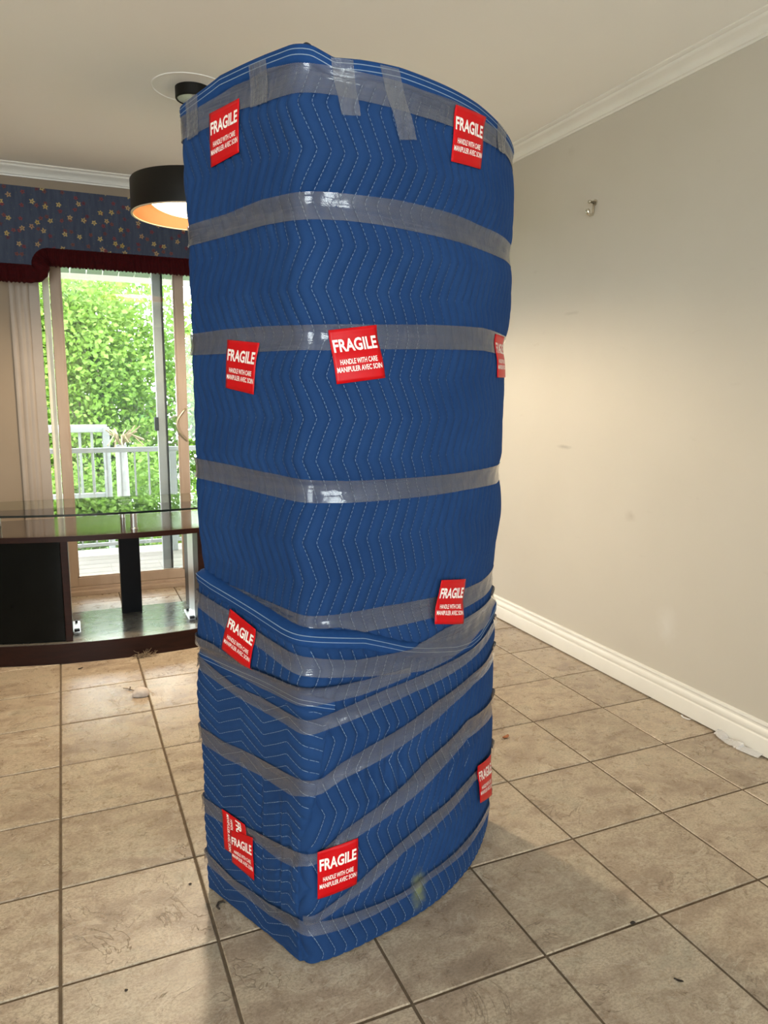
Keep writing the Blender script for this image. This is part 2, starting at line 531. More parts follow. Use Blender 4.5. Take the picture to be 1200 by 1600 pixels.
def tile_mesh(x0, x1, y0, y1):
    b = 0.0022
    v = [(x0, y0, -0.010), (x1, y0, -0.010), (x1, y1, -0.010), (x0, y1, -0.010),
         (x0, y0, -b), (x1, y0, -b), (x1, y1, -b), (x0, y1, -b),
         (x0 + b, y0 + b, 0), (x1 - b, y0 + b, 0), (x1 - b, y1 - b, 0), (x0 + b, y1 - b, 0)]
    f = []
    for k in (0, 4):
        f += [(k + i, k + (i + 1) % 4, k + 4 + (i + 1) % 4, k + 4 + i) for i in range(4)]
    f.append((8, 9, 10, 11))
    me = mesh_np('tile', v, f)
    me.materials.append(M['tile'])
    return me
cache = {}
for i in range(-7, 7):
    for j in range(-11, 10):
        x0, x1 = i * T + GAP / 2, (i + 1) * T - GAP / 2
        y0, y1 = j * T + GAP / 2, (j + 1) * T - GAP / 2
        cx, cy = (i + 0.5) * T, (j + 0.5) * T
        x1, y1, x0, y0 = min(x1, XW - 0.004), min(y1, YB - 0.004), max(x0, X0), max(y0, Y0)
        if x1 - x0 < 0.02 or y1 - y0 < 0.02: continue
        key = tuple(round(q, 4) for q in (x0 - cx, x1 - cx, y0 - cy, y1 - cy))
        if key not in cache: cache[key] = tile_mesh(*key)
        o = bpy.data.objects.new('tile', cache[key])
        COL.objects.link(o)
        o.parent = floor
        o.location = (cx, cy, rng.uniform(-0.0006, 0.0004))

# ------------------------------------------------------------------ shell
ceil = MB().box(X0 - 0.1, XW + 0.1, Y0 - 0.1, YB + 0.14, H, H + 0.12).build('ceiling', M['ceil'], origin=(0, 0, H))
tag(ceil, 'plain off-white painted ceiling above the wrapped package', 'ceiling', 'structure')
LX, LY = 0.645, 1.76                        # pendant lamp axis
ring = MB().lathe([(0.150, 0.0), (0.1515, -0.0022), (0.154, -0.003), (0.1565, -0.0022), (0.158, 0.0)], (LX - 0.01, LY, H), 64).build(
    'plaster_ring', M['ceil'], ceil, smooth=True)
wr = MB().box(XW, XW + 0.1, Y0, YB + 0.14, -0.05, H + 0.02).build('wall_right', M['wall_marked'], origin=(XW, 0, 0))
tag(wr, 'long greige painted wall to the right of the package', 'wall', 'structure')
DX0, DX1, DZ = -0.008, 1.565, 2.03          # sliding door opening
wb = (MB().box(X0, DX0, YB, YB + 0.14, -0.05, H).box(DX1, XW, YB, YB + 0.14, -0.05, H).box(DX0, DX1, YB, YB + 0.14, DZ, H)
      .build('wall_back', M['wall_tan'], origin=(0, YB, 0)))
tag(wb, 'back wall around the sliding patio door', 'wall', 'structure')
wl = MB().box(X0 - 0.1, X0, Y0, YB + 0.14, -0.05, H).build('wall_left', M['wall'], origin=(X0, 0, 0))
tag(wl, 'left wall of the room, outside the view', 'wall', 'structure')
# wall behind the camera, with two unseen windows added to light the room
wz0, wz1 = WZ0, WZ1
wq = (MB().box(X0, ADDED_WINS[0][0], Y0 - 0.1, Y0, wz0, wz1).box(ADDED_WINS[0][1], ADDED_WINS[1][0], Y0 - 0.1, Y0, wz0, wz1).box(ADDED_WINS[1][1], XW, Y0 - 0.1, Y0, wz0, wz1)
      .box(X0, XW, Y0 - 0.1, Y0, -0.05, wz0).box(X0, XW, Y0 - 0.1, Y0, wz1, H).build('wall_rear', M['wall'], origin=(0, Y0, 0)))
tag(wq, 'rear wall with two windows behind the viewer', 'wall', 'structure')
for wi, (wx0, wx1) in enumerate(ADDED_WINS):
    w2 = thing('window_%d' % (wi + 2), ('wide white window behind the viewer', 'narrow white window behind the viewer, beside the right wall')[wi], 'window', ((wx0 + wx1) / 2, Y0, wz0), 'structure')
    (MB().box(wx0, wx1, Y0 - 0.09, Y0 + 0.01, wz0, wz0 + 0.05).box(wx0, wx1, Y0 - 0.09, Y0 + 0.01, wz1 - 0.05, wz1)
     .box(wx0, wx0 + 0.05, Y0 - 0.09, Y0 + 0.01, wz0 + 0.05, wz1 - 0.05).box(wx1 - 0.05, wx1, Y0 - 0.09, Y0 + 0.01, wz0 + 0.05, wz1 - 0.05)
     .build('window_frame', M['trim'], w2))
    MB().box(wx0 + 0.05, wx1 - 0.05, Y0 - 0.06, Y0 - 0.055, wz0 + 0.05, wz1 - 0.05).build('window_pane', M['pane2'], w2)

# baseboard and crown profiles: (distance from wall, height)
BB = [(0, 0.006), (0.0165, 0.006), (0.0165, 0.066), (0.0150, 0.069), (0.0115, 0.071), (0.0115, 0.076), (0.0145, 0.079), (0.0150, 0.088), (0.0120, 0.097), (0.0075, 0.101),
      (0.0065, 0.108), (0.0100, 0.111), (0.0105, 0.116), (0.0075, 0.122), (0, 0.123)]
CR = [(0, -0.062), (0.006, -0.062), (0.008, -0.055), (0.014, -0.052), (0.018, -0.042), (0.030, -0.030), (0.045, -0.022), (0.052, -0.018),
      (0.055, -0.011), (0.064, -0.009), (0.070, -0.004), (0.070, 0.0), (0, 0.0)]
b1 = MB().prism([(XW - d, z) for d, z in BB], 'y', Y0, YB)
# prism along y takes (x, z)
b1 = b1.build('baseboard_right', M['trim'], origin=(XW, 0, 0), auto=40)
tag(b1, 'white moulded baseboard along the foot of the right wall', 'baseboard', 'structure')
b2 = MB().prism([(YB - d, z) for d, z in BB], 'x', X0, -0.16).build('baseboard_back', M['trim'], origin=(0, YB, 0), auto=40)
tag(b2, 'white baseboard on the back wall left of the patio door', 'baseboard', 'structure')
t1 = MB().prism([(XW - d, H + z) for d, z in CR], 'y', Y0, YB).build('trim_1', M['trim'], origin=(XW, 0, H), auto=40)
tag(t1, 'white crown moulding along the top of the right wall', 'crown moulding', 'structure')
t2 = MB().prism([(YB - d, H + z) for d, z in CR], 'x', X0, XW - 0.03).build('trim_2', M['trim'], origin=(0, YB, H), auto=40)
tag(t2, 'white crown moulding above the floral window valance', 'crown moulding', 'structure')

# ------------------------------------------------------------------ sliding patio door
door = thing('door_1', 'sliding glass patio door with beige frame behind the tv stand', 'door', ((DX0 + DX1) / 2, YB, 0), 'structure')
cas = [(0.0, 0.0), (0.0, 0.016), (0.010, 0.020), (0.022, 0.018), (0.030, 0.012), (0.036, 0.016), (0.048, 0.019), (0.058, 0.019), (0.066, 0.013),
       (0.072, 0.013), (0.080, 0.017), (0.094, 0.015), (0.1, 0.010), (0.1, 0.0)]
m = MB().prism([(-0.16 + a, YB - d) for a, d in cas], 'z', 0.0, DZ + 0.1)
m.build('casing', M['casing'], door, auto=40)
MB().prism([(1.717 - a, YB - d) for a, d in cas], 'z', 0.0, DZ + 0.1).build('casing', M['casing'], door, auto=40)
MB().box(-0.06, DX0, YB - 0.010, YB + 0.0, 0.0, DZ + 0.06, 0.002).build('jamb_board', M['casing'], door)
MB().box(DX1, 1.617, YB - 0.010, YB + 0.0, 0.0, DZ + 0.06, 0.002).build('jamb_board', M['casing'], door)
MB().box(-0.06, 1.617, YB - 0.012, YB + 0.0, DZ, DZ + 0.1, 0.002).build('head_casing', M['casing'], door)
(MB().box(DX0, DX1, YB - 0.025, YB + 0.135, 0.0, 0.028, 0.003).box(DX0 + 0.002, DX1 - 0.002, YB + 0.012, YB + 0.13, 0.026, 0.045, 0.003)
 .build('threshold', M['door_beige'], door))
MB().box(0.010, 0.047, YB + 0.090, YB + 0.135, 0.045, DZ, 0.003).build('outer_frame_post', M['door_cream'], door)
MB().box(DX1 - 0.04, DX1 - 0.002, YB + 0.090, YB + 0.135, 0.045, DZ, 0.003).build('outer_frame_post', M['door_cream'], door)

def stile_frame(x0, x1, y0, y1, z0, z1, sw, bw):
    m = MB()
    m.box(x0, x0 + sw, y0, y1, z0, z1, 0.004).box(x1 - sw, x1, y0, y1, z0, z1, 0.004)
    m.box(x0 + sw, x1 - sw, y0 + 0.002, y1 - 0.002, z0, z0 + bw, 0.003).box(x0 + sw, x1 - sw, y0 + 0.002, y1 - 0.002, z1 - bw, z1, 0.003)
    # glazing bead
    for a, b, c, d in ((x0 + sw, x0 + sw + 0.008, z0 + bw, z1 - bw), (x1 - sw - 0.008, x1 - sw, z0 + bw, z1 - bw),
                       (x0 + sw, x1 - sw, z0 + bw, z0 + bw + 0.008), (x0 + sw, x1 - sw, z1 - bw - 0.008, z1 - bw)):
        m.box(a, b, y0 + 0.008, y1 - 0.008, c, d)
    return m
pi_ = stile_frame(0.050, 0.804, YB + 0.028, YB + 0.064, 0.046, DZ - 0.005, 0.056, 0.055).build('sliding_panel', M['door_beige'], door)
MB().box(0.108, 0.746, YB + 0.043, YB + 0.047, 0.103, DZ - 0.06).build('pane', M['pane'], pi_)
hd = MB()
arc = [(0.747 - 0.0 - 0.022 * math.sin(math.pi * k / 14), YB + 0.012 - 0.020 * math.sin(math.pi * k / 14), 1.137 - 0.194 * k / 14) for k in range(15)]
arc = [(0.788 - 0.058 * math.sin(math.pi * k / 16), YB + 0.022 - 0.014 * math.sin(math.pi * k / 16), 1.137 - 0.196 * k / 16) for k in range(17)]
hd.tube(arc, 0.006, 8)
hd.tube([(0.788, YB + 0.030, 1.137), (0.788, YB + 0.018, 1.137)], 0.007, 8).tube([(0.788, YB + 0.030, 0.941), (0.788, YB + 0.018, 0.941)], 0.007, 8)
hd.build('handle', M['brass'], pi_, smooth=True)
pl = [(0.790 - 0.040 * math.sin(math.pi * k / 12), 1.12 - 0.165 * k / 12) for k in range(13)] + [(0.799, 0.955), (0.799, 1.12)]
MB().prism(pl, 'y', YB + 0.022, YB + 0.028).build('handle_plate', M['door_beige'], pi_)
po = stile_frame(0.622, DX1 - 0.045, YB + 0.082, YB + 0.112, 0.046, DZ - 0.005, 0.052, 0.05).build('outer_panel', M['alu'], door)
MB().box(0.674, 0.685, YB + 0.078, YB + 0.114, 0.05, DZ - 0.01).build('seal', M['black'], po)
MB().box(0.684, DX1 - 0.10, YB + 0.096, YB + 0.100, 0.097, DZ - 0.056).build('pane', M['pane2'], po)
MB().box(0.604, 0.630, YB + 0.074, YB + 0.100, 1.000, 1.085, 0.004).build('latch', M['black'], po)
MB().box(0.000, 0.012, YB + 0.03, YB + 0.07, 0.045, 0.13, 0.002).build('track_stop', M['black'], door)

# ------------------------------------------------------------------ the wrapped cabinet: plan curve and surface
PN, PL_ = np.array([0.50953, -0.14475]), np.array([0.34493, 0.19356])
PA = (PL_ - PN) / np.linalg.norm(PL_ - PN)
PB = np.array([PA[1], -PA[0]])
DL, PW, SG = 0.376, 0.722, 0.097
PR = (PW * PW / 4 + SG * SG) / (2 * SG)
HALF = math.asin(PW / 2 / PR)
SM = 2 * HALF * PR
PER = DL + SM + DL + PW
DSN = 2302
SARR = -DL + PER * np.arange(DSN) / DSN

def plan_raw(s):
    s = np.asarray(s, float)[..., None]
    left = PN - PA * s
    th = -HALF + s / PR
    ctr = PN + PB * PW / 2 + PA * (PR - SG)
    arc = ctr + PB * PR * np.sin(th) - PA * PR * np.cos(th)
    R0 = PN + PB * PW
    right = R0 + PA * (s - SM)
    back = R0 + PA * DL - PB * (s - SM - DL)
    return np.where(s < 0, left, np.where(s < SM, arc, np.where(s < SM + DL, right, back)))

def smooth_loop(P, w):
    n = max(1, int(round(w / (PER / DSN))))
    k = np.zeros(DSN)
    k[:n] = 1.0 / n
    k = np.roll(k, -(n // 2))
    K = np.fft.fft(k)
    out = P
    for _ in range(2):
        out = np.real(np.fft.ifft(np.fft.fft(out, axis=0) * K[:, None], axis=0))
    return out
PRAW = plan_raw(SARR)
PSM, PBG = smooth_loop(PRAW, 0.012), smooth_loop(PRAW, 0.042)

def normals(P):
    tq = np.roll(P, -1, 0) - np.roll(P, 1, 0)
    n = np.stack([tq[:, 1], -tq[:, 0]], 1)
    return n / np.linalg.norm(n, axis=1, keepdims=True)
NSM, NBG = normals(PSM), normals(PBG)

def lookup(A, s):
    f = ((np.asarray(s, float) + DL) % PER) / PER * DSN
    i = np.floor(f).astype(int) % DSN
    w = (f - np.floor(f))[..., None]
    return A[i] * (1 - w) + A[(i + 1) % DSN] * w

def sstep(a, b, x):
    q = np.clip((x - a) / (b - a), 0, 1)
    return q * q * (3 - 2 * q)

def periodic(pts):
    xs = np.array([p[0] for p in pts]); ys = np.array([p[1] for p in pts])
    return lambda s: np.interp(s, xs, ys, period=PER)

TAPES = {
    'T1': ([(-0.3692, 1.8268), (-0.3001, 1.831), (-0.1826, 1.844), (-0.1311, 1.843), (-0.081, 1.8496), (0.0082, 1.8409), (0.0583, 1.8419), (0.1138, 1.8416), (0.1857, 1.8421), (0.2557, 1.8411), (0.3474, 1.8457), (0.466, 1.8409), (0.5957, 1.8437)],
           [(-0.3723, 1.7806), (-0.2653, 1.7877), (-0.1656, 1.7979), (-0.0827, 1.7929), (0.0043, 1.7907), (0.0606, 1.7935), (0.1169, 1.792), (0.1795, 1.7915), (0.2364, 1.7907), (0.3398, 1.7949), (0.4689, 1.7995), (0.6, 1.811)]),
    'T2': ([(-0.3658, 1.6083), (-0.2271, 1.6126), (-0.1053, 1.6214), (-0.0042, 1.6195), (0.0481, 1.6225), (0.0849, 1.6236), (0.1883, 1.6274), (0.3151, 1.6263), (0.4655, 1.6239), (0.6201, 1.6256)],
           [(-0.3684, 1.565), (-0.2554, 1.5674), (-0.1067, 1.5727), (-0.0051, 1.5701), (0.0796, 1.575), (0.1518, 1.5759), (0.2704, 1.574), (0.4307, 1.5722), (0.6283, 1.5733)]),
    'T3': ([(-0.3559, 1.3773), (-0.2279, 1.381), (-0.1036, 1.3813), (-0.0003, 1.3785), (0.0983, 1.3838), (0.1501, 1.3858), (0.3095, 1.3946), (0.4887, 1.4012), (0.5923, 1.3986)],
           [(-0.3584, 1.3312), (-0.2299, 1.3306), (-0.105, 1.3317), (-0.0008, 1.3317), (0.047, 1.3321), (0.158, 1.3378), (0.3109, 1.3439), (0.4921, 1.3498), (0.5986, 1.3476)]),
    'T4': ([(-0.3621, 1.0995), (-0.2135, 1.0929), (-0.0926, 1.0864), (0.0057, 1.0798), (0.0841, 1.0748), (0.171, 1.0736), (0.2897, 1.072), (0.4332, 1.071), (0.5668, 1.0702), (0.6657, 1.0678)],
           [(-0.3647, 1.055), (-0.2155, 1.0474), (-0.094, 1.0395), (0.0054, 1.0336), (0.0841, 1.0301), (0.1713, 1.0296), (0.2905, 1.0295), (0.4355, 1.0292), (0.6368, 1.0223)]),
    'T5': ([(-0.3652, 0.8238), (-0.0977, 0.8035), (0.0031, 0.7996), (0.0694, 0.7963), (0.1724, 0.7957), (0.32, 0.7897), (0.4513, 0.782), (0.5691, 0.7779), (0.6702, 0.7799)],
           [(-0.3681, 0.7764), (-0.0985, 0.7736), (0.0028, 0.7723), (0.0694, 0.7672), (0.1288, 0.7472), (0.231, 0.7433), (0.3214, 0.7409), (0.438, 0.7356), (0.5736, 0.7311), (0.6801, 0.7331)]),
    'T6': ([(-0.3672, 0.7891), (-0.237, 0.7674), (-0.137, 0.7437), (-0.0082, 0.7239), (0.0269, 0.7143), (0.0985, 0.6981), (0.1775, 0.6923), (0.2449, 0.69), (0.2987, 0.6958), (0.3596, 0.709), (0.4392, 0.7129), (0.5753, 0.7119), (0.6725, 0.7137)],
           [(-0.3692, 0.7542), (-0.2492, 0.725), (-0.1509, 0.7113), (-0.0088, 0.6819), (0.0266, 0.6737), (0.0985, 0.6609), (0.137, 0.6523), (0.2217, 0.6369), (0.3004, 0.6264), (0.3854, 0.6313), (0.4794, 0.6481), (0.5813, 0.6552), (0.6804, 0.6756)]),
    'T7': ([(-0.3735, 0.677), (-0.2916, 0.6753), (-0.1682, 0.6492), (-0.0747, 0.6546), (-0.0014, 0.6559), (0.0547, 0.6511), (0.1229, 0.6463), (0.1778, 0.6483), (0.2494, 0.6469)],
           [(-0.3706, 0.6375), (-0.2684, 0.6234), (-0.1399, 0.6105), (-0.0099, 0.6111), (0.0544, 0.6141), (0.1138, 0.6147), (0.1781, 0.6202), (0.2497, 0.6287)]),
    'T8': ([(-0.3712, 0.6261), (-0.2197, 0.5883), (-0.1416, 0.589), (-0.0498, 0.582), (0.0009, 0.5798), (0.0688, 0.5943), (0.1739, 0.6122), (0.3004, 0.6217), (0.4805, 0.6278), (0.6555, 0.6381)],
           [(-0.3678, 0.5945), (-0.2194, 0.5652), (-0.1232, 0.5569), (-0.0504, 0.5527), (0.0006, 0.5469), (0.0688, 0.5595), (0.1744, 0.5757), (0.2543, 0.5864), (0.3868, 0.594), (0.4819, 0.6041), (0.6589, 0.619)]),
    'T9': ([(-0.3735, 0.4463), (-0.2758, 0.4351), (-0.1416, 0.4413), (-0.0212, 0.445), (0.0235, 0.4469), (0.0685, 0.473), (0.1362, 0.4945), (0.2517, 0.5225), (0.3267, 0.5437), (0.4845, 0.563), (0.6402, 0.5657)],
           [(-0.3732, 0.4011), (-0.2775, 0.3939), (-0.1427, 0.399), (-0.0269, 0.3997), (0.0, 0.4101), (0.0232, 0.412), (0.0685, 0.4329), (0.1543, 0.4527), (0.2523, 0.4788), (0.3845, 0.5146), (0.4864, 0.5319), (0.6453, 0.5314)]),
    'T10': ([(-0.3757, 0.2567), (-0.2044, 0.2468), (-0.0813, 0.2641), (-0.019, 0.2744), (0.0224, 0.2823), (0.0682, 0.3136), (0.1549, 0.3426), (0.282, 0.4041), (0.4576, 0.4474), (0.6439, 0.4275)],
           [(-0.3757, 0.218), (-0.2854, 0.2178), (-0.1614, 0.2244), (-0.0821, 0.2244), (-0.0246, 0.2334), (-0.0023, 0.2483), (0.068, 0.2784), (0.1792, 0.3088), (0.2834, 0.3456), (0.4601, 0.3995), (0.6515, 0.3778)]),
    'T11': ([(-0.0006, 0.1315), (0.0677, 0.1584), (0.1107, 0.1794), (0.2041, 0.2256), (0.3149, 0.2607), (0.519, 0.2794), (0.6416, 0.2658)],
           [(-0.0011, 0.1061), (0.0677, 0.1331), (0.1328, 0.1541), (0.2296, 0.2017), (0.3477, 0.2277), (0.5207, 0.2534), (0.6464, 0.2348)]),
    'T12': ([(-0.3703, 0.1066), (-0.25, 0.088), (-0.1215, 0.0912), (-0.015, 0.1163), (0.0677, 0.1061), (0.1566, 0.0965), (0.2313, 0.096), (0.3188, 0.106), (0.4757, 0.1104), (0.6478, 0.1049)],
           [(-0.3723, 0.0736), (-0.2509, 0.0644), (-0.122, 0.0596), (-0.0156, 0.0827), (0.0048, 0.0818), (0.0674, 0.0758), (0.1566, 0.0736), (0.2313, 0.0793), (0.3194, 0.0876), (0.4771, 0.0841), (0.6509, 0.0836)]),
}
PARTIAL = {"T11": (-0.004, SM + 0.10), "T7": (-DL - 0.15, 0.245)}
VERT = {'V1': [(-0.3392, 1.8555), (-0.2987, 1.856), (-0.303, 1.78), (-0.3417, 1.7752)],
        'V2': [(-0.1302, 1.8666), (-0.0818, 1.8653), (-0.0821, 1.7905), (-0.1328, 1.7928)],
        'V3': [(0.0521, 1.8554), (0.0954, 1.8579), (0.1101, 1.7638), (0.0719, 1.7598)],
        'V4': [(0.1498, 1.8613), (0.1923, 1.8629), (0.2356, 1.7443), (0.194, 1.7362)],
        'V5': [(0.5295, 1.8596), (0.6, 1.8576), (0.6005, 1.8069), (0.5527, 1.8034)]}
LABELS = {'S1': [(-0.2639, 1.8113), (-0.1687, 1.819), (-0.1665, 1.7181), (-0.2605, 1.7068)],
          'S2': [(0.3508, 1.8396), (0.4703, 1.8487), (0.4508, 1.7367), (0.3367, 1.7263)],
          'S3': [(-0.2265, 1.3597), (-0.1251, 1.3494), (-0.1373, 1.2457), (-0.2308, 1.2593)],
          'S4': [(0.0464, 1.37), (0.1492, 1.3851), (0.1654, 1.2813), (0.0606, 1.2672)],
          'S5': [(0.5785, 1.3938), (0.6838, 1.3935), (0.7161, 1.2925), (0.5903, 1.29)],
          'S6': [(0.3367, 0.8317), (0.442, 0.8126), (0.4304, 0.7047), (0.3216, 0.7302)],
          'S7': [(-0.2262, 0.7735), (-0.1336, 0.7473), (-0.1602, 0.6461), (-0.2571, 0.6733)],
          'S8': [(-0.2067, 0.2524), (-0.1937, 0.1541), (-0.2854, 0.1565), (-0.2962, 0.2557)],
          'S9': [(-0.2616, 0.216), (-0.1772, 0.2322), (-0.1702, 0.1285), (-0.2543, 0.1364)],
          'S10': [(0.0187, 0.271), (0.1113, 0.2751), (0.1082, 0.1643), (0.017, 0.1626)],
          'S11': [(0.5266, 0.2938), (0.6504, 0.2671), (0.6668, 0.1371), (0.555, 0.1736)]}
HEM = [(-0.3672, 0.8375), (-0.3112, 0.8224), (-0.2104, 0.8047), (-0.1169, 0.7883), (-0.0501, 0.7783), (0.0, 0.774), (0.0699, 0.7608), (0.1198, 0.75), (0.1722, 0.7297), (0.2316, 0.7063), (0.2987, 0.6867), (0.4089, 0.6615), (0.4791, 0.6531), (0.5448, 0.654), (0.5861, 0.6642), (0.6591, 0.6728)]
TOPE = [(-0.3579, 1.851), (-0.2251, 1.8744), (-0.0889, 1.8761), (-0.0181, 1.8755), (0.017, 1.8722), (0.0597, 1.8578), (0.1113, 1.8632), (0.1968, 1.8686), (0.3381, 1.8676), (0.4346, 1.8667), (0.5878, 1.8595)]
CREASE = [(0.0572, 0.6079), (0.0396, 0.5301), (0.0249, 0.4451), (0.0102, 0.3739), (-0.0045, 0.299), (-0.0125, 0.1568), (-0.0105, 0.0152)]
FLAPTOP = [(-0.48, 0.640), (-0.376, 0.638), (-0.1665, 0.634), (0.0, 0.630), (0.0572, 0.610), (0.10, 0.600)]

HEMF, TOPF = periodic(HEM), periodic(TOPE)
cr_z = np.array([p[1] for p in CREASE])[::-1]; cr_s = np.array([p[0] for p in CREASE])[::-1]
def creasef(z): return np.interp(z, cr_z, cr_s)
TF = {k: (periodic(a), periodic(b)) for k, (a, b) in TAPES.items()}

def bulge(s, z, creases=True):
    s, z = np.broadcast_arrays(np.asarray(s, float), np.asarray(z, float))
    d = np.full(s.shape, 0.0045)
    for k, (fu, fl) in TF.items():
        zc = (fu(s) + fl(s)) / 2
        w = 0.030 if k in ('T1', 'T2', 'T3', 'T4', 'T5') else 0.024
        amp = 0.0085 if k in ('T2', 'T3', 'T4') else 0.005
        amp = amp * (0.45 + 0.55 * sstep(-0.30, -0.1, s))
        if k == 'T7': amp = 0.003
        if k == 'T11': amp = 0.004
        m = 1.0 if k != 'T11' else sstep(-0.02, 0.02, s) * sstep(0.75, 0.6, s)
        d = d - m * amp * np.exp(-((z - zc) / w) ** 2)
    d = d - 0.014 * sstep(0.96, 0.80, z) * (1 - 0.75 * np.exp(-(s / 0.10) ** 2))
    d = d - 0.008 * np.exp(-((s + 0.38) / 0.16) ** 2) * (1 - 0.8 * sstep(1.62, 1.74, z))
    d = d + 0.010 * np.exp(-((z - 0.53) / 0.13) ** 2) * np.exp(-((s + 0.38) / 0.10) ** 2)
    d = d + 0.002 * np.exp(-((z - 0.18) / 0.10) ** 2) * np.exp(-((s + 0.38) / 0.10) ** 2)
    d = d + 0.008 * sstep(1.38, 1.48, z) * np.exp(-((s - 0.78) / 0.16) ** 2)
    # slow waves of the padding
    d = d + 0.0022 * np.sin(9.0 * z + 5 * s) * np.sin(13 * s + 1.7) + 0.0014 * np.sin(31 * z + 9 * s + 1) * np.sin(17 * s - 8 * z)
    # upright creases in the lower wrap
    for cs, z0, z1, amp, tl in ((0.137, 0.30, 0.56, 0.006, 0.05), (0.180, 0.26, 0.56, 0.007, 0.03), (0.222, 0.30, 0.55, 0.006, -0.04), (0.100, 0.36, 0.58, 0.005, 0.06),
                                (0.300, 0.30, 0.50, 0.003, 0.10), (0.400, 0.26, 0.46, 0.004, 0.12), (0.480, 0.22, 0.42, 0.004, 0.10),
                                (-0.150, 0.05, 0.42, 0.006, 0.04), (-0.082, 0.03, 0.40, 0.006, 0.02), (-0.230, 0.26, 0.44, 0.005, 0.05), (-0.045, 0.12, 0.36, 0.004, 0.0)):
        if not creases: break
        env = sstep(z0, z0 + 0.07, z) * sstep(z1, z1 - 0.07, z)
        d = d - amp * env * np.exp(-((s - cs - tl * (z - 0.35)) / 0.009) ** 2) + 0.5 * amp * env * np.exp(-((s - cs - tl * (z - 0.35) - 0.014) / 0.008) ** 2)
    return d

LOW = 0.010
def layer(s, z):
    """extra build-up where the lower blanket lies over the upper one"""
    s, z = np.broadcast_arrays(np.asarray(s, float), np.asarray(z, float))
    hz = HEMF(s)
    l = LOW * sstep(hz + 0.004, hz - 0.012, z)
    l = l + 0.009 * sstep(0.643, 0.655, z) * sstep(hz + 0.004, hz - 0.012, z) * sstep(0.20, 0.06, s)
    return l

def surf(s, z, off, with_layer=True, creases=True):
    s, z = np.broadcast_arrays(np.asarray(s, float), np.asarray(z, float))
    k = sstep(0.35, 0.95, z)[..., None]
    p = lookup(PSM, s) * (1 - k) + lookup(PBG, s) * k
    n = lookup(NSM, s) * (1 - k) + lookup(NBG, s) * k
    n = n / np.linalg.norm(n, axis=-1, keepdims=True)
    d = bulge(s, z, creases) + off
    if with_layer: d = d + layer(s, z)
    q = p + n * d[..., None]
    return np.concatenate([q, z[..., None]], -1)

QS, QH, ZP, ZA = 0.0275, 0.0070, 0.1655, 0.034
def tri(x):                                  # 1 at integers, -1 at half integers
    f = x - np.floor(x)
    return np.abs(2 * f - 1) * 2 - 1
def zigv(z, z0): return -0.5 * ZA * tri((z - z0) / ZP) + 0.0030 * np.sin(9.3 * z + 3 * z0) + 0.0016 * np.sin(41 * z + 1.0)
def quilt_v(s, z, z0, s0=0.0):
    ph = (s - s0 - zigv(z, z0)) / QS
    return QH * np.abs(np.sin(math.pi * ph)) ** 0.5
def quilt_h(s, z, s0=0.03):
    ph = (z - 1.3 * zigv(s, s0)) / QS
    return QH * np.abs(np.sin(math.pi * ph)) ** 0.6

pc = plan_raw(np.array([SM / 2]))[0]
ROOT = (float((PN + PB * PW / 2 + PA * 0.15)[0]), float((PN + PB * PW / 2 + PA * 0.15)[1]), 0.0)
sp_ = surf(0.288, 0.072, 0.0)
STAIN_AT = tuple(float(sp_[i] - ROOT[i]) for i in range(3))
M['blanket'] = mat_blanket()
M['binding'] = simple('blue_binding_tape', (0.010, 0.044, 0.145), 0.75, spec=0.12, var=0.08, nscale=60, bump=0.3)
M['thread'] = simple('white_thread', (0.19, 0.255, 0.34), 0.7, var=0.05)
M['tape'] = mat_tape('clear_packing_tape')
M['tape_crumpled'] = mat_tape('crumpled_tape_strip', 0.25, (0.30, 0.30, 0.32), 0.75)
M['label_red'] = simple('glossy_red_label', (0.52, 0.002, 0.005), 0.38, spec=0.22, var=0.05, nscale=30)
M['label_ink'] = simple('white_label_print', (0.86, 0.80, 0.72), 0.4, var=0.02)
M['dark_cloth'] = simple('black_cloth', (0.012, 0.014, 0.02), 0.9, var=0.2)

pkg = thing('wrapped_cabinet', 'tall bow-fronted package wrapped in blue quilted moving blankets, clear tape and red labels', 'package', ROOT)

def columns(s0):
    """mesh columns aligned with the stitch lines (12 per quilt channel), coarse round the back"""
    a = s0 + QS * math.floor((-DL - 0.04 - s0) / QS)
    f_ = np.arange(a, SM + 0.07, QS / 12)
    return np.concatenate([f_, np.arange(f_[-1] + 0.012, a + PER - 0.008, 0.02)])
S_ALL = columns(0.006)
S_LOW = columns(0.011)

# upper blanket
zt = np.linspace(0, 1, 220)
ss, vv = np.meshgrid(S_ALL, zt, indexing='ij')
zz = 0.60 + vv * (TOPF(ss) - 0.012 - 0.60)
ss = ss + zigv(zz, 1.448)
P = surf(ss, zz, quilt_v(ss, zz, 1.448, 0.006) * (1 - 0.6 * sstep(TOPF(ss) - 0.05, TOPF(ss) - 0.032, zz)), with_layer=False)
ub = add('upper_blanket', mesh_np('upper_blanket', P.reshape(-1, 3), grid(len(S_ALL), len(zt), True), True), M['blanket'], pkg)
tag(ub, 'upper blue quilted blanket with chevron stitching')

def ribbon(name, s, ze, offs, zs, mat, parent, with_layer=False, close=False):
    """strip along s following the edge ze(s); cross-section offsets zs / offs"""
    n, m_ = len(s), len(zs)
    S2 = np.repeat(s[:, None], m_, 1)
    Z2 = ze[:, None] + np.asarray(zs)[None, :]
    O2 = np.repeat(np.asarray(offs)[None, :], n, 0)
    P = surf(S2, Z2, O2, with_layer)
    uv = np.stack([S2.ravel(), Z2.ravel()], 1)
    return add(name, mesh_np(name, P.reshape(-1, 3), grid(n, m_, close), True, uv), mat, parent)

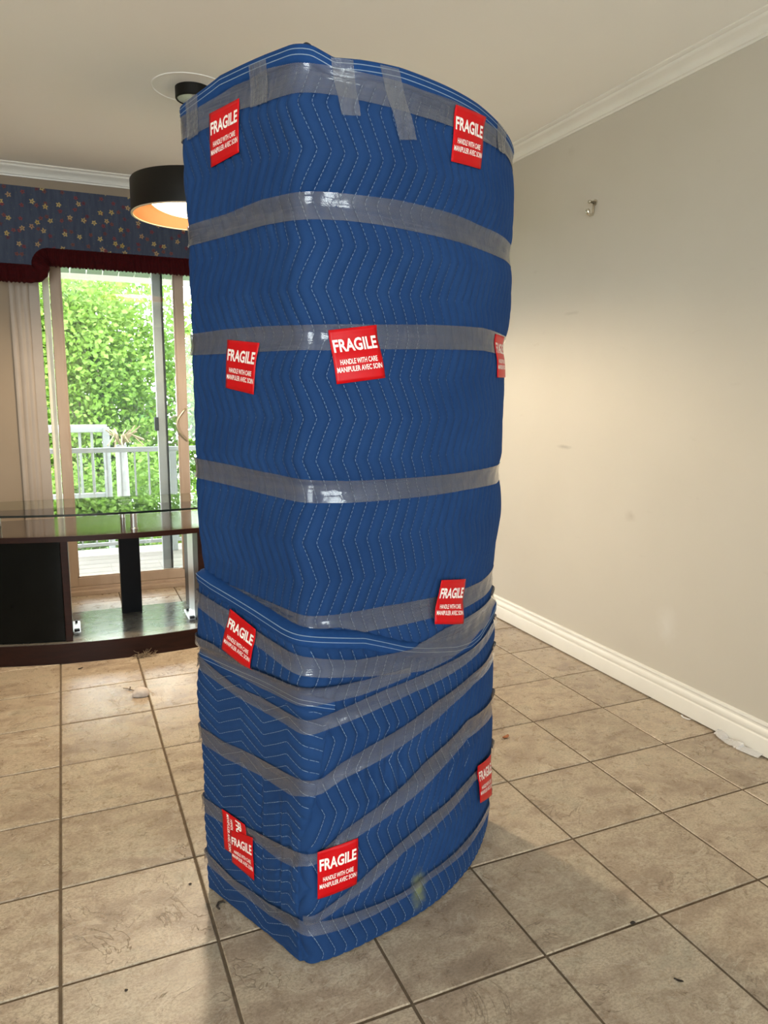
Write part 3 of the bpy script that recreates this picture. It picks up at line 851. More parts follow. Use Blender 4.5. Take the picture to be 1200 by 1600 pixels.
s_loop = np.arange(-DL, PER - DL, 0.006)
ribbon('hem', s_loop, TOPF(s_loop), [0.000, 0.0068, 0.0078, 0.0080, 0.0074, 0.005, 0.0, -0.006, -0.009, -0.009],
       [-0.033, -0.031, -0.024, -0.012, -0.003, 0.0, 0.001, 0.0, -0.006, -0.05], M['binding'], ub, close=True)
for dz in (-0.009, -0.0185):
    ribbon('hem_stitch', s_loop, TOPF(s_loop) + dz, [0.0083, 0.0091, 0.0083], [-0.0008, 0, 0.0008], M['thread'], ub, close=True)
# cover over the top and the dark tip that sticks up at the near corner
s_top = np.arange(-DL, PER - DL, 0.02)
Pt = surf(s_top, TOPF(s_top) - 0.045, -0.010, False)
ctr = Pt.mean(0) + np.array([0, 0, -0.005])
tv = [tuple(p) for p in Pt] + [tuple(ctr)]
n_ = len(Pt)
add('top_cover', mesh_np('top_cover', tv, [(i, (i + 1) % n_, n_) for i in range(n_)], True), M['dark_cloth'], pkg)
s_tip = np.linspace(-0.03, 0.055, 22)
tip = 1.866 + 0.016 * np.exp(-((s_tip - 0.008) / 0.022) ** 2)
ribbon('corner_tip', s_tip, tip, [-0.004, -0.005, -0.009, -0.010], [-0.03, -0.004, 0.0, -0.03], M['dark_cloth'], pkg)

# lower blanket (all round) and the corner flap that overlaps it on the left side
vt = np.linspace(0, 1, 150)
ss, vv = np.meshgrid(S_LOW, vt, indexing='ij')
zz = 0.006 + vv * (HEMF(ss) - 0.020)
ss = ss + zigv(zz, 1.43)
q = quilt_v(ss, zz, 1.43, 0.011) * (0.35 + 0.65 * sstep(0.0, 0.07, zz))
P = surf(ss, zz, q, True)
lb = add('lower_blanket', mesh_np('lower_blanket', P.reshape(-1, 3), grid(len(S_LOW), len(vt), True), True), M['blanket'], pkg)
tag(lb, 'lower blue quilted blanket overlapping the upper one')
ribbon('hem', s_loop, HEMF(s_loop), [0.0065, 0.0090, 0.0096, 0.0096, 0.0086, 0.004, -0.003, -0.010],
       [-0.034, -0.031, -0.022, -0.010, -0.002, 0.0015, 0.0015, -0.004], M['binding'], lb, True, True)
for dz in (-0.010, -0.020):
    ribbon('hem_stitch', s_loop, HEMF(s_loop) + dz, [0.0102, 0.0110, 0.0102], [-0.0007, 0, 0.0007], M['thread'], lb, True, True)

FLT = periodic(FLAPTOP)
u_ = np.linspace(0, 1, 130)
v_ = np.linspace(0, 1, 190)
uu, vv = np.meshgrid(u_, v_, indexing='ij')
sL = -DL - 0.10
zz = 0.004 + vv * (0.600 - 0.004)
ss = sL + uu * (creasef(zz) - sL)
zz = 0.004 + vv * (FLT(ss) - 0.004)
ss = sL + uu * (creasef(zz) - sL)
edge = sstep(1.0, 0.985, uu)
P = surf(ss, zz, 0.0065 + quilt_h(ss, zz) * edge * 0.6 * (0.35 + 0.65 * sstep(0.0, 0.07, zz)) - 0.009 * (1 - edge), True)
fb = add('corner_flap', mesh_np('corner_flap', P.reshape(-1, 3), grid(len(u_), len(v_)), True), M['blanket'], pkg)
tag(fb, 'blanket flap folded round the lower left side')
s_fl = np.arange(sL, 0.055, 0.006)
ribbon('hem', s_fl, FLT(s_fl) + 0.004, [0.009, 0.0118, 0.0122, 0.0115, 0.008, 0.0], [-0.030, -0.028, -0.012, -0.003, 0.0, 0.0], M['binding'], fb, True)
for dz in (-0.007, -0.016):
    ribbon('hem_stitch', s_fl, FLT(s_fl) + dz, [0.0126, 0.0134, 0.0126], [-0.0007, 0, 0.0007], M['thread'], fb, True)

# stitching: short thread dashes lying along the quilt grooves
def dashes(name, lines, parent, with_layer, dash=0.0052, gap=0.0036, w=0.0009, off=0.0013):
    A, B = [], []
    for pts in lines:
        pts = np.asarray(pts)
        seg = np.linalg.norm(np.diff(pts, axis=0), axis=1)
        L = np.concatenate([[0], np.cumsum(seg)])
        t0 = np.arange(0, L[-1] - dash, dash + gap)
        for arr, q in ((A, t0), (B, t0 + dash)):
            arr.append(np.stack([np.interp(q, L, pts[:, 0]), np.interp(q, L, pts[:, 1])], 1))
    A, B = np.concatenate(A), np.concatenate(B)
    d = B - A
    d = d / np.linalg.norm(d, axis=1, keepdims=True)
    nrm = np.stack([-d[:, 1], d[:, 0]], 1) * w / 2
    corners = np.stack([A - nrm, B - nrm, B + nrm, A + nrm], 1)
    mid = (A + B) / 2
    Q = surf(corners[..., 0], corners[..., 1], off, with_layer)
    Mi = surf(mid[:, 0], mid[:, 1], off + 0.0007, with_layer)[:, None]
    V = np.concatenate([Q, Mi], 1).reshape(-1, 3)
    b0 = np.arange(len(A))[:, None] * 5
    F = np.concatenate([b0 + np.array([[i, (i + 1) % 4, 4]]) for i in range(4)], 0)
    o = add(name, mesh_np(name, V, F), M['thread'], parent)
    return tag(o, kind='stuff')
lines = []
for k in range(-17, 30):
    z = np.arange(0.66, 1.845, 0.006)
    s = 0.006 + k * QS + zigv(z, 1.448)
    if s.mean() < -DL - 0.03 or s.mean() > SM + 0.03: continue
    ok = z < TOPF(s) - 0.034
    lines.append(np.stack([s[ok], z[ok]], 1))
dashes('stitching', lines, ub, False)
lines = []
for k in range(-17, 30):
    z = np.arange(0.012, 0.86, 0.006)
    s = 0.011 + k * QS + zigv(z, 1.43)
    if s.mean() < -DL - 0.03 or s.mean() > SM + 0.03: continue
    ok = (z < HEMF(s) - 0.036) & ((s > creasef(z) + 0.006) | (z > 0.635))
    if ok.sum() > 3: lines.append(np.stack([s[ok], z[ok]], 1))
# split lines at jumps
l2 = []
for L_ in lines:
    br = np.where(np.diff(L_[:, 1]) > 0.02)[0]
    for part in np.split(L_, br + 1):
        if len(part) > 12: l2.append(part)
dashes('stitching', l2, lb, True, 0.0070, 0.0022, 0.0009, 0.0020)
lines = []
for k in range(1, 24):
    s = np.arange(sL, 0.07, 0.006)
    z = k * QS + 1.3 * zigv(s, 0.03)
    ok = (z > 0.012) & (z < FLT(s) - 0.030) & (s < creasef(z) - 0.004)
    if ok.sum() > 3: lines.append(np.stack([s[ok], z[ok]], 1))
dashes('stitching', lines, fb, True, 0.0080, 0.0016, 0.0009, 0.0084)

# packing tape: bands round the package and short strips over the top edge
ORDER = ['T5', 'T7', 'T8', 'T6', 'T9', 'T10', 'T11', 'T12', 'T1', 'T2', 'T3', 'T4']
for q_, k in enumerate(ORDER):
    fu, fl = TF[k]
    if k in PARTIAL: s = np.arange(PARTIAL[k][0], PARTIAL[k][1], 0.005)
    else: s = np.arange(-DL, PER - DL, 0.005)
    close = k not in PARTIAL
    m_ = 9
    w = np.linspace(0, 1, m_)
    S2 = np.repeat(s[:, None], m_, 1)
    U, L_ = fu(s), fl(s)
    Z2 = U[:, None] + (L_ - U)[:, None] * w[None, :]
    off = 0.0078 + 0.0004 * (q_ % 3) + (0.0 if k in ('T1', 'T2', 'T3', 'T4', 'T5') else 0.0065)
    # slight cockle along the band
    wob = 0.0005 * np.sin(S2 * 90 + w * 5 + q_) * np.sin(w * math.pi) + 0.0004 * np.sin(S2 * 37 - w * 9)
    P = surf(S2, Z2, off + wob, k not in ('T5', 'T1', 'T2', 'T3', 'T4'), False)
    uv = np.stack([S2.ravel() + q_ * 3.1, Z2.ravel()], 1)
    add('packing_tape', mesh_np('packing_tape', P.reshape(-1, 3), grid(len(s), m_, close)[:, ::-1], True, uv), M['tape'], pkg)

def quad_patch(c, nu, nv):
    """bilinear patch of (s, z) over corners TL, TR, BR, BL -> arrays and mapper"""
    c = np.asarray(c)
    def mp(u, v):                            # u right, v down
        u, v = np.asarray(u)[..., None], np.asarray(v)[..., None]
        return (1 - v) * ((1 - u) * c[0] + u * c[1]) + v * ((1 - u) * c[3] + u * c[2])
    return mp
for k, c in VERT.items():
    mp = quad_patch(c, 1, 1)
    u, v = np.meshgrid(np.linspace(0, 1, 11), np.linspace(0, 1, 22), indexing='ij')
    sz = mp(u, v)
    cock = 0.0022 * np.sin(u * 9 + v * 7) * np.sin(v * 21 + u * 3) * v
    P = surf(sz[..., 0], sz[..., 1], 0.0094 + np.abs(cock), False)
    # fold the upper end back over the edge
    uv = np.stack([sz[..., 1].ravel() + 7, sz[..., 0].ravel()], 1)
    add('tape_strip', mesh_np('tape_strip', P.reshape(-1, 3), grid(11, 22)[:, ::-1], True, uv), M['tape_crumpled'], pkg)

# FRAGILE labels
def text_mesh(body, bold):
    cu = bpy.data.curves.new('lettering', 'FONT')
    cu.body = body
    cu.size = 1.0
    cu.offset = bold
    cu.resolution_u = 3
    o = bpy.data.objects.new('lettering', cu)
    COL.objects.link(o)
    dg = bpy.context.evaluated_depsgraph_get()
    me = o.evaluated_get(dg).to_mesh()
    v = np.array([p.co[:2] for p in me.vertices])
    f = [tuple(p.vertices) for p in me.polygons]
    o.evaluated_get(dg).to_mesh_clear()
    bpy.data.objects.remove(o); bpy.data.curves.remove(cu)
    mn, mx = v.min(0), v.max(0)
    v = (v - mn) / (mx - mn)
    return v, f
TXT = [(text_mesh('FRAGILE', 0.030), (0.045, 0.955, 0.185, 0.425)),
       (text_mesh('HANDLE WITH CARE', 0.018), (0.125, 0.890, 0.560, 0.660)),
       (text_mesh('MANIPULER AVEC SOIN', 0.018), (0.045, 0.965, 0.700, 0.800))]
for q_, (k, c) in enumerate(LABELS.items()):
    if k == 'S10': c = [(a - 0.008, b + 0.011) for a, b in c]
    mp = quad_patch(c, 1, 1)
    lay = k not in ('S1', 'S2', 'S3', 'S4', 'S5')
    base = 0.0102 if not lay else 0.0170
    if k == 'S9': base += 0.0012
    if k == 'S6': base += 0.002
    nu, nv = 13, 15
    u, v = np.meshgrid(np.linspace(0, 1, nu), np.linspace(0, 1, nv), indexing='ij')
    sz = mp(u, v)
    P = surf(sz[..., 0], sz[..., 1], base, lay, False).reshape(-1, 3)
    Pb = surf(sz[..., 0], sz[..., 1], base - 0.0008, lay, False).reshape(-1, 3)
    F = grid(nu, nv)[:, ::-1]
    F2 = F[:, ::-1] + len(P)
    rim = [i * nv for i in range(nu)] + [(nu - 1) * nv + j for j in range(1, nv)] + [i * nv + nv - 1 for i in range(nu - 2, -1, -1)] + [j for j in range(nv - 2, 0, -1)]
    RF = np.array([(rim[i], rim[(i + 1) % len(rim)], rim[(i + 1) % len(rim)] + len(P), rim[i] + len(P)) for i in range(len(rim))])
    lab = add('fragile_label', mesh_np('fragile_label', np.concatenate([P, Pb]), np.concatenate([F, F2, RF]), False), M['label_red'], pkg)
    tag(lab, 'red square label with white warning print')
    V, FF = [], []
    for (tv, tf), (u0, u1, v0, v1) in TXT:
        n0 = len(V)
        uq = u0 + (u1 - u0) * tv[:, 0]
        vq = v1 - (v1 - v0) * tv[:, 1]
        sz = mp(uq, vq)
        V += [tuple(p) for p in surf(sz[:, 0], sz[:, 1], base + 0.0005, lay, False)]
        FF += [tuple(i + n0 for i in f) for f in tf]
    add('lettering', mesh_np('lettering', V, FF), M['label_ink'], lab)

# ------------------------------------------------------------------ tv stand
M['walnut'] = mat_wood('dark_walnut_veneer', (0.016, 0.0045, 0.0025), (0.030, 0.009, 0.005), 0.34, (3, 40, 40), 0.18)
M['walnut_top'] = mat_wood('polished_walnut_top', (0.040, 0.018, 0.010), (0.070, 0.032, 0.018), 0.06, (3, 40, 40), 0.9)
M['shelf_base'] = mat_wood('dusty_dark_shelf', (0.10, 0.09, 0.075), (0.16, 0.145, 0.12), 0.10, (8, 14, 8), 1.0)  # greyer and paler than the walnut parts, with a glossy finish
M['blackglass'] = simple('smoked_black_glass', (0.004, 0.0045, 0.004), 0.05, spec=0.12, var=0.2)
M['black_lacquer'] = simple('black_lacquer', (0.004, 0.004, 0.005), 0.4, spec=0.12, var=0.2)
M['silver'] = simple('brushed_silver', (0.62, 0.61, 0.60), 0.32, 0.9, var=0.06)
M['glass_top'] = mat_glass('grey_tinted_glass', (0.60, 0.62, 0.52), 1.45, 0.0, 1.0)
M['glass_edge'] = simple('dark_glass_edge', (0.010, 0.014, 0.012), 0.15, var=0.1)

SX, SHW, SBK = 0.35, 0.76, 2.50
def yf(x): return 1.985 + (x - SX) ** 2 / (2 * 1.93)
def bowed(x0, x1, inset, back, n=28):
    xs = [x0 + (x1 - x0) * k / n for k in range(n + 1)]
    return [(x, yf(x) + inset) for x in xs] + [(x1, back), (x0, back)]
tvs = thing('tv_stand', 'dark wooden tv stand with bowed front and tinted glass top by the patio door', 'tv stand', (SX, 2.25, 0))
MB().prism(bowed(SX - SHW, SX + SHW, 0.0, SBK), 'z', 0.0, 0.078).build('plinth', M['walnut'], tvs, auto=40)
MB().prism(bowed(SX - SHW - 0.005, SX + SHW + 0.005, -0.006, SBK), 'z', 0.080, 0.100).build('base_board', M['shelf_base'], tvs, auto=40)
MB().prism(bowed(SX - SHW - 0.006, SX + SHW + 0.006, -0.009, SBK)[:29] + [(x, y + 0.004) for x, y in bowed(SX - SHW - 0.006, SX + SHW + 0.006, -0.009, SBK)[:29]][::-1],
           'z', 0.079, 0.0985).build('base_edging', M['walnut'], tvs, auto=40)
for x0, x1 in ((SX - SHW + 0.005, SX - SHW + 0.030), (0.030, 0.060), (0.640, 0.670), (SX + SHW - 0.030, SX + SHW - 0.005)):
    ym = max(yf(x0), yf(x1)) + 0.012
    MB().box(x0, x1, ym, SBK - 0.02, 0.100, 0.573, 0.002).build('side_panel', M['walnut'], tvs)
for x0, x1 in ((SX - SHW + 0.032, 0.028), (0.672, SX + SHW - 0.032)):
    xs = [x0 + (x1 - x0) * k / 10 for k in range(11)]
    poly = [(x, yf(x) + 0.018) for x in xs] + [(x, yf(x) + 0.023) for x in xs[::-1]]
    MB().prism(poly, 'z', 0.104, 0.570).build('smoked_door', M['blackglass'], tvs, auto=40)
    MB().box(x0, x1, SBK - 0.03, SBK - 0.02, 0.102, 0.572).build('back_panel', M['black_lacquer'], tvs)
MB().prism(bowed(SX - SHW, SX + SHW, 0.0, SBK + 0.03), 'z', 0.575, 0.600).build('wooden_top', M['walnut_top'], tvs, auto=40)
xe = bowed(SX - SHW, SX + SHW, -0.003, SBK + 0.03)[:29]
MB().prism(xe + [(x, y + 0.003) for x, y in xe[::-1]], 'z', 0.5745, 0.5995).build('top_edging', M['walnut'], tvs, auto=40)
MB().box(0.302, 0.402, 2.385, 2.445, 0.100, 0.575, 0.003).build('center_post', M['black_lacquer'], tvs)
for x in (-0.24, 0.357, 0.94):
    pp = (MB().lathe([(0.0, 0.0), (0.019, 0.0), (0.019, 0.004), (0.015, 0.006), (0.015, 0.084), (0.019, 0.086), (0.019, 0.0895), (0, 0.0895)], (x, yf(x) + 0.11, 0.600), 20)
          .build('glass_post', M['silver'], tvs, auto=35))
for x, y in ((-0.24, 2.40), (0.33, 2.44), (0.94, 2.40)):
    MB().lathe([(0.0, 0.0), (0.012, 0.0), (0.012, 0.0895), (0, 0.0895)], (x, y, 0.600), 16).build('glass_post', M['silver'], tvs, auto=35)
gt = MB().prism(bowed(SX - SHW - 0.01, SX + SHW + 0.01, 0.0, 2.525), 'z', 0.690, 0.699).build('glass_top', M['glass_top'], tvs, auto=40)
ge = bowed(SX - SHW - 0.01, SX + SHW + 0.01, -0.0015, 2.525)[:29]
MB().prism(ge + [(x, y + 0.001) for x, y in ge[::-1]], 'z', 0.6895, 0.6995).build('glass_edge', M['glass_edge'], gt, auto=40)
for x0, x1 in ((0.0605, 0.0625), (0.6375, 0.6395)):
    br = MB().box(x0, x1, 2.16, 2.34, 0.101, 0.570).build('runner_plate', M['silver'], tvs)
for sx in (0.0625, 0.6045):
    br = MB().box(sx, sx + 0.033, 2.14, 2.32, 0.100, 0.107, 0.0015).build('bracket', M['silver'], tvs)
    MB().box(sx + 0.004, sx + 0.029, 2.138, 2.158, 0.107, 0.119, 0.002).build('bracket_stop', M['black'], br)
    MB().box(sx + 0.010, sx + 0.022, 2.29, 2.31, 0.107, 0.117, 0.002).build('bracket_stop', M['black'], br)

# ------------------------------------------------------------------ pendant lamp
M['lamp_black'] = simple('satin_black_metal', (0.0065, 0.0055, 0.004), 0.5, spec=0.25, var=0.1)
M['gold'] = simple('gold_lined_shade', (0.26, 0.10, 0.032), 0.45, 0.2, var=0.06, nscale=18)
M['rim'] = simple('pale_shade_rim', (0.62, 0.48, 0.36), 0.4, var=0.03)
M['canopy_plate'] = simple('pale_canopy_plate', (0.55, 0.55, 0.52), 0.3, 0.3, var=0.1)
M['bulb'] = mat_emit('lit_diffuser', (1.0, 0.76, 0.44), 5.5)
lamp = thing('pendant_lamp', 'black drum pendant lamp with gold lining, lit, half hidden behind the package', 'lamp', (LX, LY, H))
LZ, LR = 1.972, 0.266
MB().lathe([(LR - 0.001, 0.0), (LR, 0.004), (LR, 0.128), (LR - 0.004, 0.134), (0.012, 0.136), (0.012, 0.132), (LR - 0.006, 0.130), (LR - 0.004, 0.126), (LR - 0.004, 0.0)],
           (LX, LY, LZ), 72, True).build('shade', M['lamp_black'], lamp, auto=40)
MB().lathe([(LR - 0.0045, 0.001), (LR - 0.0045, 0.120), (0.03, 0.124), (0.03, 0.122), (LR - 0.007, 0.118), (LR - 0.007, 0.001)], (LX, LY, LZ), 72, True).build('shade_lining', M['gold'], lamp, auto=40)
MB().lathe([(LR - 0.008, 0.0015), (LR - 0.008, -0.0015), (LR + 0.0005, -0.0015), (LR + 0.0005, 0.0015)], (LX, LY, LZ), 72, True).build('shade_rim', M['rim'], lamp, auto=40)
prof = [(0.195 * math.sin(a), 0.066 - 0.060 * math.cos(a)) for a in [math.pi / 2 * k / 10 for k in range(11)]]
MB().lathe(prof + [(0.19, 0.09), (0.0, 0.09)], (LX, LY, LZ), 56).build('diffuser', M['bulb'], lamp, smooth=True)
cp = MB().lathe([(0.0, 0.0), (0.073, 0.0), (0.073, -0.040), (0.070, -0.044), (0.066, -0.044), (0.066, -0.036), (0.0, -0.036)], (LX, LY, H), 48).build('canopy', M['lamp_black'], lamp, auto=35)
(MB().lathe([(0.0, -0.0365), (0.065, -0.0365), (0.064, -0.041), (0.0, -0.046)], (LX, LY, H), 40).build('canopy_plate', M['canopy_plate'], cp, auto=35))
MB().lathe([(0.0, -0.04), (0.010, -0.045), (0.010, -0.068), (0.004, -0.074)], (LX, LY, H), 16).build('cord_grip', M['black'], cp, auto=35)
MB().tube([(LX, LY, H - 0.05), (LX, LY, LZ + 0.13)], 0.004, 8).build('cord', M['black'], lamp, smooth=True)
ls = light('pendant_bulb_light', 'SPOT', (LX, LY, LZ - 0.004), 76, (1.0, 0.82, 0.60))
ls.data.spot_size = math.radians(168)
ls.data.spot_blend = 0.35
ls.data.shadow_soft_size = 0.07

# ------------------------------------------------------------------ floral valance with red ruffle
M['floral'] = mat_floral()
M['velvet'] = simple('dark_red_velvet', (0.036, 0.0008, 0.0016), 0.8, spec=0.15, var=0.3, nscale=40, bump=0.3)
VX0, VX1, VY, VT = -0.235, 1.80, 3.062, 2.318
def vlow(x):                                 # lower edge of the floral board
    e = min(x - VX0, VX1 - x)                # distance from the nearer end
    q = max(0.0, min(1.0, (e - 0.208) / 0.085))
    q = math.sqrt(1 - (1 - q) ** 2) if q > 0 else 0.0
    return 1.918 + 0.095 * q
val = thing('window_valance', 'navy floral box valance with dark red velvet ruffle over the patio door', 'valance', ((VX0 + VX1) / 2, YB, VT))
xs = sorted(set([VX0 + (VX1 - VX0) * k / 60 for k in range(61)] + [VX0 + 0.205 + 0.09 * k / 16 for k in range(17)] + [VX1 - 0.205 - 0.09 * k / 16 for k in range(17)]))
poly = [(x, vlow(x)) for x in xs] + [(VX1, VT), (VX0, VT)]
MB().prism(poly, 'y', VY, VY + 0.016).build('front_board', M['floral'], val, auto=40)
MB().box(VX0, VX0 + 0.016, VY + 0.016, YB, 1.918, VT).build('end_board', M['floral'], val)
MB().box(VX1 - 0.016, VX1, VY + 0.016, YB, 1.918, VT).build('end_board', M['floral'], val)
MB().box(VX0, VX1, VY, YB, VT, VT + 0.012).build('top_board', M['floral'], val)
# gathered band: follow the low edge, perpendicular width 0.092
pts = [(x, vlow(x)) for x in [VX0 + (VX1 - VX0) * k / 1400 for k in range(1401)]]
pts = np.array(pts)
sl = np.concatenate([[0], np.cumsum(np.linalg.norm(np.diff(pts, axis=0), axis=1))])
tq = np.arange(0, sl[-1], 0.003)
c2 = np.stack([np.interp(tq, sl, pts[:, 0]), np.interp(tq, sl, pts[:, 1])], 1)
tg = np.gradient(c2, axis=0); tg /= np.linalg.norm(tg, axis=1, keepdims=True)
ker = np.ones(25) / 25
tg = np.stack([np.convolve(np.pad(tg[:, i], 12, 'edge'), ker, 'valid') for i in range(2)], 1)
tg /= np.linalg.norm(tg, axis=1, keepdims=True)
dn = np.stack([tg[:, 1], -tg[:, 0]], 1)      # downwards
prof_w = np.array([-0.008, 0.002, 0.020, 0.045, 0.070, 0.085, 0.090, 0.080, 0.04])
prof_d = np.array([0.000, 0.010, 0.019, 0.022, 0.018, 0.008, -0.006, -0.012, -0.012])
gath = 0.0035 * np.sin(tq * 2 * math.pi / 0.019 + 1.5 * np.sin(tq * 23)) + 0.002 * np.sin(tq * 2 * math.pi / 0.031)
VR = []
for k in range(len(tq)):
    for w_, d_ in zip(prof_w, prof_d):
        ww = w_ * (1 + 0.25 * gath[k] / 0.0035 * 0.12)
        q2 = c2[k] + dn[k] * ww
        VR.append((q2[0], VY - d_ - gath[k] * (d_ > 0.009), q2[1]))
add('ruffle', mesh_np('ruffle', np.array(VR), grid(len(tq), len(prof_w)), True), M['velvet'], val)
pip = MB().tube([(p[0], VY - 0.004, p[1] - 0.001) for p in c2[::4]], 0.005, 6).build('piping', M['velvet'], val, smooth=True)

# ------------------------------------------------------------------ hook on the wall
M['chrome'] = simple('chrome', (0.62, 0.58, 0.50), 0.16, 1.0, var=0.05)
HY, HZ = 1.196, 2.078
hk = thing('wall_hook', 'small chrome hook screwed high on the right wall', 'hook', (XW, HY, HZ))
MB().tube([(XW, HY, HZ), (XW - 0.005, HY, HZ)], 0.013, 14).build('hook_plate', M['chrome'], hk, auto=40)
MB().tube([(XW - 0.004, HY, HZ), (XW - 0.030, HY, HZ), (XW - 0.033, HY, HZ), (XW - 0.038, HY, HZ)], [0.0055, 0.0055, 0.0085, 0.006], 12).build('hook_peg', M['chrome'], hk, smooth=True)
MB().tube([(XW - 0.009, HY, HZ - 0.002), (XW - 0.009, HY, HZ - 0.040), (XW - 0.014, HY, HZ - 0.052), (XW - 0.026, HY, HZ - 0.056), (XW - 0.037, HY, HZ - 0.049),
           (XW - 0.041, HY, HZ - 0.037), (XW - 0.042, HY, HZ - 0.031)], [0.0055, 0.0055, 0.006, 0.0065, 0.008, 0.010, 0.006], 12).build('hook_arm', M['chrome'], hk, smooth=True)

# ------------------------------------------------------------------ debris on the floor
M['plaster'] = simple('pale_plaster', (0.56, 0.48, 0.42), 0.75, var=0.15, nscale=60, bump=0.5)
M['twig'] = simple('brown_twig', (0.10, 0.06, 0.035), 0.8, var=0.2, nscale=80)
M['dust'] = simple('grey_brown_fluff', (0.22, 0.16, 0.10), 0.95, var=0.3, nscale=60)
M['clear_scrap'] = mat_tape('crumpled_clear_tape', 0.60, (0.90, 0.88, 0.86), 0.8)
def lump(name, c, r, mat, label, cat, amp=0.18, seed=1, group=None):
    bm = bmesh.new()
    bmesh.ops.create_icosphere(bm, subdivisions=3, radius=1)
    rr = random.Random(seed)
    ax = [(Vector((rr.gauss(0, 1), rr.gauss(0, 1), rr.gauss(0, 1))).normalized(), rr.uniform(2, 5), rr.uniform(0, 6)) for _ in range(7)]
    for p in bm.verts:
        d = p.co.normalized()
        k = 1 + amp * sum(math.sin(d.dot(a) * f + ph) for a, f, ph in ax) / 2.5
        p.co = Vector((d.x * r[0] * k, d.y * r[1] * k, max(-0.75, d.z * k) * r[2]))
    zmin = min(p.co.z for p in bm.verts)
    for p in bm.verts: p.co += Vector((c[0], c[1], c[2] - zmin))
    me = bpy.data.meshes.new(name); bm.to_mesh(me); bm.free()
    me.polygons.foreach_set('use_smooth', np.ones(len(me.polygons), bool))
    return tag(add(name, me, mat, origin=c), label, cat, None, group)
lump('plaster_lump', (0.308, 1.500, 0), (0.033, 0.024, 0.021), M['plaster'], 'pale rounded plaster lump on the floor in front of the tv stand', 'debris', 0.16, 3)
tw = MB().tube([(0.243, 1.603, 0.004), (0.262, 1.583, 0.006), (0.285, 1.556, 0.005), (0.303, 1.535, 0.007)], [0.0012, 0.0020, 0.0016, 0.0022], 7)
tw.tube([(0.268, 1.577, 0.006), (0.271, 1.584, 0.013)], [0.0016, 0.0030], 7)
tag(tw.build('twig', M['twig'], origin=(0.27, 1.57, 0.0), smooth=True), 'thin dark twig lying behind the pale plaster lump', 'twig')
fl = MB()
rr = random.Random(11)
for k in range(90):
    c = Vector((0.365 + rr.gauss(0, 0.022), 1.968 + rr.uniform(-0.014, 0.006), 0.004 + abs(rr.gauss(0, 0.008))))
    pts = []
    d = Vector((rr.gauss(0, 1), rr.gauss(0, 0.5), rr.gauss(0, 0.5))).normalized() * rr.uniform(0.002, 0.005)
    for i in range(5):
        pts.append((c.x, min(c.y, 1.979), max(0.0015, c.z)))
        c = c + d
        d = (d + Vector((rr.gauss(0, 1), rr.gauss(0, 1), rr.gauss(0, 0.6))) * 0.004)
    fl.tube(pts, 0.0009, 3, False)
tag(fl.build('dust_clump', M['dust'], origin=(0.365, 1.97, 0)), 'brown fluff clump against the foot of the tv stand', 'dust')
def flat_bit(name, c, rx, ry, rot, mat, label, cat, curl=0.006, seed=0):
    rr = random.Random(seed)
    n, m_ = 10, 5
    V = []
    for i in range(n):
        t_ = -1 + 2 * i / (n - 1)
        hw = ry * math.sqrt(max(0.02, 1 - t_ * t_)) * rr.uniform(0.85, 1.1)
        for j in range(m_):
            w = -1 + 2 * j / (m_ - 1)
            x, y = t_ * rx, w * hw
            V.append((c[0] + x * math.cos(rot) - y * math.sin(rot), c[1] + x * math.sin(rot) + y * math.cos(rot), 0.0012 + curl * (t_ * t_ * 0.6 + 0.4 * w * w)))
    top = np.array(V)
    bot = top - np.array([0, 0, 0.0008])
    F = grid(n, m_)
    me = mesh_np(name, np.concatenate([top, bot]), np.concatenate([F, F[:, ::-1] + len(top)]), True)
    return tag(add(name, me, mat, origin=(c[0], c[1], 0)), label, cat)
M['orange_leaf'] = simple('orange_brown_leaf', (0.36, 0.13, 0.05), 0.7, var=0.2, nscale=60)
M['dark_crumb'] = simple('dark_crumb', (0.03, 0.02, 0.013), 0.8, var=0.2)
flat_bit('dry_leaf', (1.500, 0.596), 0.017, 0.008, 0.3, M['orange_leaf'], 'small orange dry leaf on the tiles right of the package', 'leaf', 0.008, 2)
flat_bit('dark_flake', (0.083, 1.918), 0.012, 0.005, 0.5, M['dark_crumb'], 'dark flake on the tiles just in front of the tv stand', 'debris', 0.004, 3)
tag(MB().tube([(0.356, 0.100, 0.003), (0.352, 0.112, 0.003), (0.358, 0.122, 0.004), (0.368, 0.123, 0.003), (0.374, 0.118, 0.003)], [0.0022, 0.0028, 0.003, 0.0026, 0.0012], 7)
    .build('curled_shaving', M['dark_crumb'], origin=(0.36, 0.11, 0), smooth=True), 'dark curled shaving by the left foot of the package', 'debris')
lump('dark_crumb', (0.305, 0.224, 0), (0.0035, 0.003, 0.002), M['dark_crumb'], 'tiny dark crumb on the tile left of the curled shaving', 'debris', 0.2, 8)
lump('dark_crumb', (0.127, -0.067, 0), (0.0035, 0.003, 0.002), M['dark_crumb'], 'tiny dark crumb on the lit tile at the lower left of the picture', 'debris', 0.2, 9)
lump('grout_lump', (1.257, -0.333, 0), (0.007, 0.004, 0.0025), M['dark_crumb'], 'dark chip on the grout line at the lower right of the picture', 'debris', 0.2, 10)
flat_bit('dark_shaving', (1.225, -0.508), 0.010, 0.003, -0.9, M['dark_crumb'], 'short dark shaving lying on a tile near the bottom edge of the picture', 'debris', 0.003, 12)
